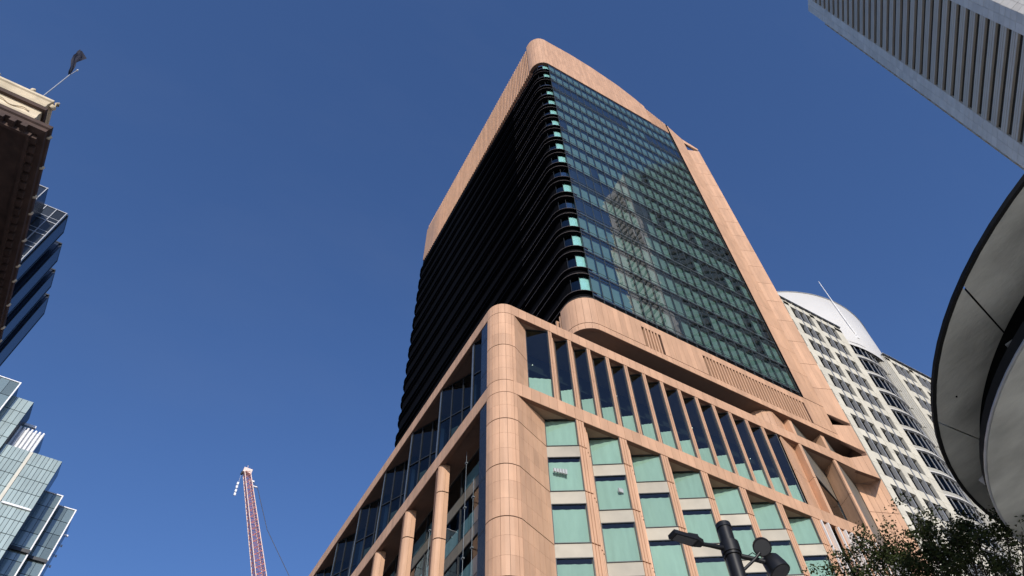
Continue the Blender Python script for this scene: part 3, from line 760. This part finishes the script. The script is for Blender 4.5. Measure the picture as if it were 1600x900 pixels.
molding([(-.1, 30.8), (.13, 30.8), (.16, 30.95), (-.1, 30.95)], 'dsand', 'shade_strip', 18.6, -10.4)  # dark strip stands in for the shadow under the upper cornice
molding([(-.1, 30.96), (.24, 30.96), (.28, 31.05), (.20, 31.15), (.28, 31.35), (.34, 31.4), (.34, 31.52), (-.1, 31.52)], 'sand', 'cornice', 18.66, -10.62)
# dentils and leaf knobs
dn = MB(); dn.box(-.11, .11, -.14, .14, 0, .2); dnm = dn.mesh('dentil', M['dsand'])
for i in range(22): link('dentil', dnm, ob, (-10.4-.42*i, 18.75, 29.38))
for i in range(60): link('dentil', dnm, ob, (-9.98, 19.1+.45*i, 29.38))
kn = MB(); kn.tube([(0, 0, 0), (.03, 0, .1), (.07, 0, .18), (.03, 0, .26)], [.05, .09, .07, .02], 7); knm = kn.mesh('leaf_knob', M['sand'])
for i in range(22): link('leaf_knob', knm, ob, (-9.66, 19.0+1.3*i+.2*(i % 3), 29.8))
for i in range(9): link('leaf_knob', knm, ob, (-11.2-1.35*i, 18.35, 31.5))
kn = MB(); kn.tube([(0, 0, 0), (.06, -.06, .1), (.13, -.13, .24), (.15, -.15, .4)], [.12, .15, .1, .03], 8); kn.obj('corner_acroterion', M['sand'], ob).location = Vector((-10.3, 18.6, 31.3))-world_of(ob)
# twisted rope mouldings and coffer ribs below the soffit
for x, r in ((-11.3, .07), (-12.2, .1)):
    m_ = MB()
    for ph in (0, math.pi): m_.tube([(x+r*math.cos(t*4.2+ph), 19.4+t, 29.47+r*math.sin(t*4.2+ph)) for t in np.arange(0, 26, .12)], r*.9, 5)
    m_.obj('rope_moulding', M['dsand'], ob)
m_ = MB()
for i in range(12): m_.box(-11.95, -11.5, 19.6+2.2*i, 21.0+2.2*i, 29.42, 29.56)
for i in range(12): m_.box(-13.1, -12.3, 19.6+2.2*i, 21.0+2.2*i, 29.42, 29.56)
m_.obj('coffers', M['dsand'], ob)
m_ = MB(); m_.tube([(-10.7-.06*i, 18.55, 30.4+.1*math.sin(i*.45)) for i in range(150)], .035, 5); m_.obj('scroll_ornament', M['sand'], ob)
fp = thing('flagpole', 'white flagpole on the sandstone cornice at the upper left', 'flagpole', (-10.75, 18.3, 31.7))
m_ = MB(); m_.tube([(-10.82, 18.53, 31.4), (-10.9, 18.49, 34.3)], .024, 8); m_.tube([(-10.9, 18.49, 34.3), (-10.88, 18.5, 34.95)], .017, 8); m_.obj('pole', M['lgrey'], fp)
m_ = MB(); m_.tube([(-10.88, 18.5, 34.93), (-10.88, 18.5, 35.02)], [.05, .03], 8); m_.obj('finial', M['whitep'], fp)
fv = []; ff = []; ctrl = [(-10.93, 18.47, 34.3, .05), (-11.0, 18.43, 34.55, .12), (-11.08, 18.38, 34.9, .12), (-11.2, 18.31, 35.3, .16), (-11.24, 18.29, 35.55, .24), (-11.2, 18.3, 35.8, .30), (-11.2, 18.3, 36.0, .34), (-11.36, 18.2, 36.15, .1)]
for i, (x, y, z, wd) in enumerate(ctrl):
    for j in range(6):
        s_ = (j/5-.5)*2
        fv.append(Vector((x, y, z))+Vector((.85, .35, .1))*wd*.7*s_+Vector((.2, -.5, .4))*.12*math.sin(j*2.2+i*1.7))
for i in range(len(ctrl)-1):
    for j in range(5): ff.append((i*6+j, i*6+j+1, (i+1)*6+j+1, (i+1)*6+j))
m_ = MB(); m_.add(fv, ff, smooth=True); fo = m_.obj('flag', M['flag']); tag(fo, 'crumpled navy flag fluttering from the pole at the upper left', 'flag')

# ================================================================= DARK BLUE TOWER, LEFT
db = thing('dark_glass_tower', 'dark navy tower with stepped side bays and a gridded front, behind the sandstone cornice', 'tower', (-66, 175, 0))
HA = 194.0
m_ = MB(); m_.box(-80, -58.5, 153, 196, 0, HA-1.5); m_.obj('tower_core', M['black'], db)
for i, (v0, v1, u1) in enumerate(((151, 158.5, -56), (161.5, 169.5, -55.6), (172.0, 180, -55.4), (182.3, 191.5, -55.2), (193, 198, -57.5))):
    m_ = MB(); m_.box(-79, u1-.7, v0+.5, v1-.5, 0, HA); m_.box(u1-.72, u1, v0+.9, v1-.9, 0, HA-.2); 
    ax = m_.obj('side_bay', M['navy'], db)
    m_ = MB(); m_.box(u1-.1, u1+.12, v0+.7, v0+.95, 0, HA); m_.box(u1-.1, u1+.12, v1-.95, v1-.7, 0, HA); m_.box(-79, u1, v0+.4, v1-.4, HA, HA+.5); m_.obj('edge_trim', M['frame'], ax)
# front grid
for i in range(9):
    for j in range(16):
        m_ = MB(); m_.box(-56.4-2.7*(i+1)+.15, -56.4-2.7*i-.15, 150.75, 150.95, HA-.2-6.3*(j+1)+.2, HA-.2-6.3*j-.2); m_.obj('window', M['cell'], db)
m_ = MB()
for i in range(10): m_.box(-56.4-2.7*i-.1, -56.4-2.7*i+.1, 150.5, 151.4, 80, HA)
for j in range(18): m_.box(-81, -56.2, 150.6, 151.4, HA-6.3*j-.12-.1, HA-6.3*j+.12-.1); 
for j in range(17): m_.box(-81, -56.2, 150.72, 151.4, HA-6.3*j-4.5-.07, HA-6.3*j-4.5+.07)
m_.obj('facade_grid', M['lgrey'], db)
m_ = MB(); m_.box(-80, -61.15, 142, 150.2, 0, 189.7); m_.obj('side_bay', M['navy'], db)
m_ = MB()
for i in range(5): m_.box(-61.35-2.7*i-.1, -61.35-2.7*i+.1, 141.7, 142, 120, 189.9)
for j in range(12): m_.box(-80, -61.15, 141.75, 142, 189.7-6.3*j-.12, 189.7-6.3*j+.12)
m_.obj('facade_grid', M['lgrey'], db)

k_ = 1.45; db.location = Vector((0, 0, 1.6))+(db.location-Vector((0, 0, 1.6)))*k_; db.scale = (k_, k_, k_)

# ================================================================= GREEN GLASS TOWER, LOWER LEFT
gt = thing('green_glass_tower', 'pale green glass tower stepping down to the right in slabs, lower left corner', 'tower', (-45, 210, 0))
def slab_block(u0, u1, v0, v1, h, pw_, fh, m='green', seam='frame', frame='whitep', side='navy', trim=True, depth_side=True, z_from=None):
    """box tower slice with a front of glass panels; front at v0"""
    zb = 60 if z_from is None else z_from
    m_ = MB(); m_.box(u0, u1, v0+.25, v1, 0, h); bo = m_.obj('tower_slab', M[side], gt)
    n = max(1, round((u1-u0)/pw_)); k = 0; z = h
    while z > zb:
        for i in range(n):
            a = u0+(u1-u0)*i/n; b = u0+(u1-u0)*(i+1)/n
            q = MB(); q.box(a+.06, b-.06, v0+random.uniform(0, .03), v0+.2, max(zb, z-fh)+.09, z-.09); q.obj('glass_panel', M[m], bo)
        z -= fh; k += 1
    if trim:
        q = MB(); q.box(u1-.02, u1+.32, v0-.25, v0+.35, 0, h+.3); q.box(u0, u1, v0-.2, v0+.3, h+.02, h+.3); q.obj('edge_trim', M[frame], bo)
    return bo
# slices from left to right (front plane v, right edge u, roof height)
slab_block(-57, -49.4, 196, 204, 169.7, 2.5, 5.5, m='greyg', z_from=140)
slab_block(-53, -43.75, 198.5, 206, 167.0, 1.54, 4.75, trim=False, side='frame', z_from=140)
slab_block(-46, -41.6, 205, 212, 163.5, 4, 60, m='greyg', trim=False); slab_block(-46, -40.2, 206, 213, 159.5, 4, 60, m='greyg', trim=False)
q = MB(); q.prism([(-44, 205.2), (-40.6, 205.2), (-40.6, 206), (-44, 206)], 163.8, 164.6); q.prism([(-44, 206.2), (-39.2, 206.2), (-39.2, 207), (-44, 207)], 159.6, 160.4); q.obj('roof_fin', M['whitep'], gt)
rb = slab_block(-46, -36.9, 202.5, 210, 160.2, 30, 200, m='lgrey', trim=False)
q = MB()
for i in range(9): q.tube([(-45.6+1.05*i, 202.3, 100), (-45.6+1.05*i, 202.3, 160.6)], .34, 8)
q.obj('white_ribs', M['whitep'], rb)
big_ = slab_block(-46.2, -28.6, 200, 207, 151.9, 1.1, 4.23, trim=False, side='navy', z_from=109)
q = MB(); q.box(-37.1, -36.3, 199.8, 200.1, 60, 151.6); q.obj('pipe_chase', M['beige'], big_)
q = MB(); q.box(-60, -37.3, 199.6, 200.1, 134.3, 134.8); q.box(-35.9, -28.7, 199.6, 200.1, 134.3, 134.8); q.obj('light_rail', M['whitep'], big_)
slab_block(-33.4, -24.6, 206, 213, 145.4, 2.2, 4.3, m='greyg', z_from=109)
slab_block(-28, -19.95, 209, 221, 144.4, 2.0, 4.3, m='greyg', z_from=109)
q = MB(); q.box(-30, -24.3, 205.3, 206, 126.4, 127.4); q.box(-26, -19.7, 208.3, 209, 127.0, 127.9); q.obj('floor_gap', M['frame'], gt)
st_ = MB(); st_.box(-.25, .25, -.25, .25, 0, .5); stm = st_.mesh('wall_stud', M['whitep'])
for k in range(14): link('wall_stud', stm, gt, (-19.6, 221.2, 144-3.4*k))

# ================================================================= CRANE
cr = thing('luffing_crane', 'red and white lattice crane jib rising behind the podium at the lower left centre', 'crane', (28, 148, 60))
def lattice(a, b, w0, w1, nseg, mred, parent, col):
    A = Vector(a); B = Vector(b); d = (B-A).normalized(); s1_ = d.cross(Vector((0, 1, 0))).normalized(); s2_ = s1_.cross(d).normalized()
    crn = [(-1, -1), (1, -1), (1, 1), (-1, 1)]
    def pt(t, c): w_ = w0+(w1-w0)*t; return A+(B-A)*t+s1_*c[0]*w_/2+s2_*c[1]*w_/2
    ch = MB()
    for c in crn: ch.tube([pt(0, c), pt(1, c)], .11, 5)
    ch.obj('jib_chord', M[col], parent)
    br = MB()
    for i in range(nseg):
        t0, t1 = i/nseg, (i+1)/nseg
        for q in range(4):
            c0, c1_ = crn[q], crn[(q+1) % 4]
            br.tube([pt(t0, c0), pt(t1, c1_)] if i % 2 else [pt(t0, c1_), pt(t1, c0)], .07, 4)
            br.tube([pt(t1, c0), pt(t1, c1_)], .05, 4)
    br.obj('jib_bracing', M[mred], parent)
lattice((24.8, 147.9, 100.2), (15.2, 149.2, 126.2), 2.25, 1.35, 34, 'crane', cr, 'cranew')
lattice((29.5, 147.2, 87.0), (24.8, 147.9, 100.2), 2.3, 2.25, 16, 'crane', cr, 'cranew')
m_ = MB(); m_.box(14.2, 16.2, 148.6, 149.8, 125.9, 127.2); m_.tube([(14.4, 149.2, 127.2), (15.8, 149.2, 127.2)], .4, 8); m_.tube([(15.2, 149.2, 127), (14.9, 149.2, 128.4)], .06, 4); m_.obj('jib_head', M['cranew'], cr)
m_ = MB(); m_.tube([(14.2, 149.2, 126.2), (14.1, 149.2, 125.3)], .3, 6); m_.obj('sheave', M['frame'], cr)
m_ = MB(); m_.tube([(17.3, 149, 124.0), (18.6, 149, 123.0), (23.5, 148, 112), (30.52, 146.86, 102.0), (36, 146, 94)], .07, 4); m_.obj('pendant_cable', M['cable'], cr)
m_ = MB(); m_.box(16.6, 17.5, 148.8, 149.2, 124.0, 124.4); m_.box(17.4, 18.5, 148.8, 149.2, 122.8, 123.05); m_.obj('jib_bracket', M['whitep'], cr)
m_ = MB()
for (x, z) in ((14.25, 119.5), (14.2, 120.5), (14.12, 121.6), (14.08, 122.6)): m_.box(x-.22, x+.22, 149.2, 149.5, z-.35, z+.35)
m_.tube([(14.05, 149.3, 126), (14.3, 149.3, 119)], .025, 4); m_.obj('marker_flags', M['whitep'], cr)
m_ = MB(); m_.box(26, 36, 143, 153, 0, 60); m_.box(29, 31, 146, 148, 60, 88); m_.obj('crane_mast', M['crane'], cr)

# ================================================================= ROUND CANOPY, RIGHT
cn = thing('round_canopy', 'round grey concrete canopy overhead, curving in at the right edge', 'canopy', (17, -1.2, 0))
def disc(cx, cy, r, z0, z1, hole=None, n=96):
    m_ = MB(); out = [(cx+r*math.cos(2*math.pi*i/n), cy+r*math.sin(2*math.pi*i/n)) for i in range(n)]
    if hole is None: m_.prism(out, z0, z1); return m_
    hx, hy, hr = hole; inn = [(hx+hr*math.cos(2*math.pi*i/n), hy+hr*math.sin(2*math.pi*i/n)) for i in range(n)]
    vs = [(p[0], p[1], z0) for p in out]+[(p[0], p[1], z1) for p in out]+[(p[0], p[1], z0) for p in inn]+[(p[0], p[1], z1) for p in inn]
    fs = []
    for i in range(n):
        j = (i+1) % n; fs += [(i, j, n+j, n+i), (2*n+j, 2*n+i, 3*n+i, 3*n+j), (j, i, 2*n+i, 2*n+j), (n+i, n+j, 3*n+j, 3*n+i)]
    m_.add(vs, fs); return m_
HC = (17.95, -.85, 6.98)
disc(17, -1.2, 7.25, 12.06, 12.2, HC).obj('canopy_slab', M['canedge'], cn)
# soffit panels between radial joints
def ring_panel(a0, a1):
    m_ = MB(); n = 14; vs = []; fs = []
    for i in range(n+1):
        a = rad(a0+(a1-a0)*i/n); ca, sa = math.cos(a), math.sin(a)
        r1 = 7.43; p = (17+r1*ca, -1.2+r1*sa)
        # inner edge on the offset circle, along the same ray
        dx, dy = 17-HC[0], -1.2-HC[1]; b_ = dx*ca+dy*sa; c_ = dx*dx+dy*dy-(HC[2]+.04)**2; r0 = -b_+math.sqrt(b_*b_-c_)
        r0 = min(r0, r1-.02)
        q = (17+r0*ca, -1.2+r0*sa)
        vs += [(p[0], p[1], 12.0), (q[0], q[1], 12.0), (p[0], p[1], 12.06), (q[0], q[1], 12.06)]
    for i in range(n):
        k = 4*i; fs += [(k, k+1, k+5, k+4), (k, k+4, k+6, k+2), (k+1, k+3, k+7, k+5)]
    fs += [(0, 2, 3, 1), (4*n, 4*n+1, 4*n+3, 4*n+2)]
    m_.add(vs, fs); return m_
def seam_panel(o0, o1, i0, i1):
    m_ = MB(); n = 14; vs = []; fs = []
    for i in range(n+1):
        a = rad(o0+(o1-o0)*i/n); b = rad(i0+(i1-i0)*i/n)
        p = (17+7.45*math.cos(a), -1.2+7.45*math.sin(a)); q = (HC[0]+(HC[2]+.04)*math.cos(b), HC[1]+(HC[2]+.04)*math.sin(b))
        vs += [(p[0], p[1], 12.0), (q[0], q[1], 12.0), (p[0], p[1], 12.06), (q[0], q[1], 12.06)]
    for i in range(n):
        k = 4*i; fs += [(k, k+1, k+5, k+4), (k, k+4, k+6, k+2), (k+1, k+3, k+7, k+5)]
    fs += [(0, 2, 3, 1), (4*n, 4*n+1, 4*n+3, 4*n+2)]
    m_.add(vs, fs); return m_
SE = [(-190, -186), (-160, -158), (-130, -130), (-100, -102), (-70, -73), (-40, -42), (-12, -12), (16, 15), (44, 42), (72, 72), (101, 100), (127, 128), (152.2, 150.5), (170, 174)]
for (o0, i0), (o1, i1) in zip(SE, SE[1:]): seam_panel(o0+.17, o1-.17, i0+.17, i1-.17).obj('soffit_panel', M['canopy'], cn)
disc(17, -1.2, 7.0, 12.2, 12.4).obj('roof_disc', M['canedge'], cn)
disc(17, -1.2, 7.52, 11.99, 12.08, (17, -1.2, 7.45)).obj('edge_strip', M['canedge'], cn)
disc(16.84, -.16, 6.15, 11.0, 11.05).obj('lower_disc', M['canopy'], cn)
disc(16.84, -.16, 6.19, 11.02, 11.05, (16.84, -.16, 6.15)).obj('edge_trim', M['lgrey'], cn)
disc(16.84, -.16, 6.14, 11.06, 11.3, (16.84, -.16, 5.9)).obj('edge_strip', M['canedge'], cn)
m_ = MB()
for (a, b) in (((11.75, 2.62, 11.7), (12.6, 2.75, 11.35)), ((14.1, 5.25, 11.7), (14.6, 5.2, 11.35)), ((17.5, 6.1, 11.7), (17.5, 5.6, 11.3))):
    A = Vector(a); B = Vector(b); d = (B-A).normalized(); s_ = Vector((-d.y, d.x, 0)).normalized()*.09
    m_.plate([A-s_, B-s_, B+s_, A+s_], .05)
m_.obj('strut', M['lgrey'], cn)
m_ = MB(); m_.tube([(17, -1.2, 0), (17, -1.2, 11.1)], .6, 20); m_.obj('column', M['canopy'], cn)
for (x, y) in ((11.2, 1.6), (12.3, 4.1)):
    m_ = MB(); m_.tube([(x, y, 11.98), (x, y, 12.01)], .016, 8); m_.obj('bolt', M['black'], cn)
m_ = MB(); m_.tube([(12.1, 1.3, 11.99), (12.1, 1.3, 12.01)], .03, 8); m_.obj('bolt', M['black'], cn)

# ================================================================= STREET LAMP
lp = thing('street_lamp', 'black lamp post with a flat lamp head and two round floodlights, lower right centre', 'street lamp', (7.13, 6.09, 0))
m_ = MB(); m_.tube([(7.13, 6.09, .15), (7.13, 6.09, 2), (7.13, 6.09, 8.42)], [.14, .105, .1], 20); m_.tube([(7.13, 6.09, 8.42), (7.13, 6.09, 8.5)], [.112, .105], 20); m_.obj('post', M['pole'], lp)
m_ = MB(); m_.tube([(7.13, 6.09, 8.0), (7.13, 6.09, 8.17)], .135, 20); m_.tube([(7.13, 6.09, 7.96), (7.13, 6.09, 8.0)], .12, 20); m_.obj('collar', M['pole'], lp)
m_ = MB(); m_.tube([(7.08, 6.1, 8.08), (6.8, 6.13, 8.06), (6.63, 6.15, 8.04)], [.038, .032, .028], 10); m_.obj('arm', M['pole'], lp)
m_ = MB(); m_.plate([(6.66, 6.12, 8.0), (6.2, 6.16, 7.98), (6.2, 6.16, 8.08), (6.66, 6.12, 8.1)], .02) if False else None
def tbox(mb, A, B, wd, hh, wd2=None):
    A = Vector(A); B = Vector(B); d = (B-A).normalized(); s_ = d.cross(Vector((0, 0, 1))).normalized(); u_ = s_.cross(d)
    w2 = wd if wd2 is None else wd2; vs = []
    for P_, w_ in ((A, wd), (B, w2)):
        for a, b in ((-1, -1), (1, -1), (1, 1), (-1, 1)): vs.append(P_+s_*a*w_/2+u_*b*hh/2)
    mb.add(vs, [(0, 1, 2, 3), (7, 6, 5, 4), (0, 4, 5, 1), (1, 5, 6, 2), (2, 6, 7, 3), (3, 7, 4, 0)])
m_ = MB(); tbox(m_, (6.66, 6.14, 8.05), (6.56, 6.15, 8.05), .09, .07, .15); tbox(m_, (6.56, 6.15, 8.05), (6.16, 6.17, 8.04), .17, .06, .15); tbox(m_, (6.56, 6.15, 8.09), (6.42, 6.16, 8.09), .16, .05, .12); m_.obj('lamp_head', M['pole'], lp)
m_ = MB(); tbox(m_, (6.52, 6.15, 8.015), (6.2, 6.17, 8.007), .13, .01, .12); m_.obj('lamp_lens', M['lens'], lp)
m_ = MB(); m_.tube([(7.18, 6.07, 8.0), (7.45, 5.95, 7.93), (7.6, 5.88, 7.88)], .035, 10); m_.tube([(7.17, 6.05, 7.72), (7.36, 5.92, 7.9), (7.42, 5.86, 7.98)], .022, 8); m_.obj('floodlight_arm', M['pole'], lp)
def flood(c, aim, r, L):
    C_ = Vector(c); d = Vector(aim).normalized()
    m_ = MB(); m_.tube([C_-d*L, C_-d*L*.7, C_-d*.02, C_+d*.06], [r*.45, r*.85, r, r*1.02], 18, cap=True); o = m_.obj('floodlight', M['pole'], lp)
    m_ = MB(); m_.tube([C_+d*.061, C_+d*.066], r*.88, 18); m_.obj('lamp_lens', M['lens'], o)
flood((7.47, 5.83, 8.08), (-.55, -.45, -.75), .125, .16)
flood((7.66, 5.85, 7.8), (.15, -.25, -.9), .15, .24)
m_ = MB(); m_.tube([(7.34, 6.0, 8.0), (7.42, 5.98, 8.06), (7.48, 5.95, 8.0)], .007, 6, cap=False); m_.obj('wire', M['pole'], lp)

# ================================================================= TREE
tr = thing('plane_tree', 'leafy dark green street tree rising into the lower right corner', 'tree', (15.6, 8.2, .15))
rt = random.Random(11)
tips = []
spec = [((13.2, 9.3, 11.1), .55, 260), ((13.55, 8.8, 11.35), .5, 300), ((13.9, 8.2, 11.45), .55, 460), ((13.75, 7.95, 11.75), .4, 240), ((13.55, 8.5, 11.75), .28, 110), ((14.1, 7.6, 11.2), .6, 620), ((14.35, 7.3, 11.0), .6, 700),
        ((14.3, 7.0, 11.45), .42, 330), ((14.42, 6.95, 11.75), .2, 110), ((14.6, 6.9, 10.9), .7, 900), ((14.7, 6.45, 11.3), .42, 380), ((14.8, 6.3, 11.55), .24, 130), ((14.9, 6.1, 11.0), .5, 420), ((15.0, 5.75, 11.2), .22, 120), ((15.15, 5.55, 11.1), .16, 80),
        ((15.0, 6.3, 10.5), .7, 800), ((14.2, 8.2, 10.6), .8, 700), ((13.5, 9.2, 10.6), .7, 500), ((14.9, 7.6, 10.2), 1.0, 900), ((15.6, 8.2, 10.6), 1.1, 900), ((16.3, 9.0, 9.8), 1.2, 700), ((15.2, 9.6, 9.6), 1.2, 700), ((14.0, 9.5, 9.2), 1.0, 500), ((16.2, 7.0, 9.4), 1.1, 600), ((15.5, 8.5, 8.4), 1.5, 700), ((12.95, 9.6, 11.0), .28, 110), ((12.7, 9.9, 10.9), .2, 70), ((12.9, 9.5, 10.6), .5, 260), ((13.75, 8.2, 11.95), .22, 90), ((14.35, 7.05, 11.8), .22, 110), ((14.0, 7.7, 11.5), .4, 240)]
m_ = MB(); base = (15.6, 8.2, .15)
m_.tube([base, (15.58, 8.25, 2), (15.5, 8.3, 4.5), (15.45, 8.2, 6.5)], [.2, .16, .13, .11], 12); m_.obj('trunk', M['bark'], tr)
m_ = MB()
for (c, r, n) in spec:
    a = Vector((15.45, 8.2, rt.uniform(4.6, 6.5))); b = Vector(c); mid = a.lerp(b, .5)+Vector((rt.uniform(-.3, .3), rt.uniform(-.3, .3), rt.uniform(-.2, .5)))
    m_.tube([a, a.lerp(mid, .6), mid, mid.lerp(b, .6)+Vector((0, 0, .1)), b], [.06, .05, .035, .02, .008], 6)
    for q in range(max(3, n//60)):
        e_ = b+Vector((rt.gauss(0, r*.5), rt.gauss(0, r*.5), rt.gauss(0, r*.4))); s_ = mid.lerp(b, rt.uniform(.6, 1)); m_.tube([s_, s_.lerp(e_, .5)+Vector((0, 0, .04)), e_], [.01, .007, .003], 4, cap=False); tips.append((e_, s_))
m_.obj('branches', M['bark'], tr)
lv = MB()
def leaf(p, s_):
    a = Vector((rt.gauss(0, 1), rt.gauss(0, 1), rt.gauss(0, .7))).normalized(); b = a.cross(Vector((rt.gauss(0, 1), rt.gauss(0, 1), rt.gauss(0, 1)))).normalized(); nn = a.cross(b)
    t = rt.random()
    lv.add([p, p+a*s_*.5+b*s_*.28+nn*s_*.05, p+a*s_, p+a*s_*.5-b*s_*.28+nn*s_*.05], [(0, 1, 2), (0, 2, 3)], t)
for (c, r, n) in spec:
    b = Vector(c)
    subs = [b+Vector((rt.gauss(0, r*.55), rt.gauss(0, r*.55), rt.gauss(0, r*.42))) for _ in range(max(4, n//26))]
    for q in range(int(n*2.3)):
        s0 = rt.choice(subs); leaf(s0+Vector((rt.gauss(0, .1), rt.gauss(0, .1), rt.gauss(0, .055))), rt.uniform(.045, .09))
for e_, s0 in tips:
    for q in range(6): leaf(e_.lerp(s0, rt.random())+Vector((rt.gauss(0, .03), rt.gauss(0, .03), rt.gauss(0, .03))), rt.uniform(.06, .1))
o = lv.obj('crown', M['leaf'], tr)

# ================================================================= UNSEEN BLOCK ADDED BEHIND THE CAMERA (for street shade, set far back) and the ground
bb = thing('shade_block', 'low block added behind the viewer, unseen, put in for street shade', 'building', (20, -128, 0))
m_ = MB(); m_.box(-40, 80, -136, -120, 0, 16); m_.obj('wall', M['beigeg'], bb)
m_ = MB()
for j in range(3):
    for i in range(38): m_.box(-38+3.1*i, -36.2+3.1*i, -120.1, -119.8, 2+4*j, 4.4+4*j)
m_.obj('windows', M['win'], bb)['kind'] = 'stuff'
def sheet(name, x0, x1, y0, y1, z, m):
    s_ = MB(); s_.add([(x0, y0, z), (x1, y0, z), (x1, y1, z), (x0, y1, z)], [(0, 1, 2, 3)]); o = s_.obj(name, M[m]); o['kind'] = 'structure'; return o
sheet('ground', -2500, 2500, -2500, 2500, -.02, 'earth')
sheet('road', -300, 300, 17.0, 24, 0, 'asphalt')
sheet('road', -3, 12, 28.8, 300, 0, 'asphalt')
sheet('road_marking', -300, 300, 20.4, 20.55, .004, 'line')
def pav(x0, x1, y0, y1, nm='pavement'):
    s_ = MB(); s_.box(x0, x1, y0, y1, -.01, .14); o = s_.obj(nm, M['paving']); o['kind'] = 'structure'
pav(-300, 300, -119, 16.8); pav(12.2, 300, 24.2, 29.6); pav(12.2, 16.8, 29.6, 300); pav(-300, -3.2, 24.2, 300)
for (x0, x1, y0, y1) in ((-300, 300, 16.8, 17.0), (12.0, 300, 24, 24.2), (-300, -3, 24, 24.2)):
    s_ = MB(); s_.box(x0, x1, y0, y1, -.01, .15); o = s_.obj('kerb', M['kerb']); o['kind'] = 'structure'
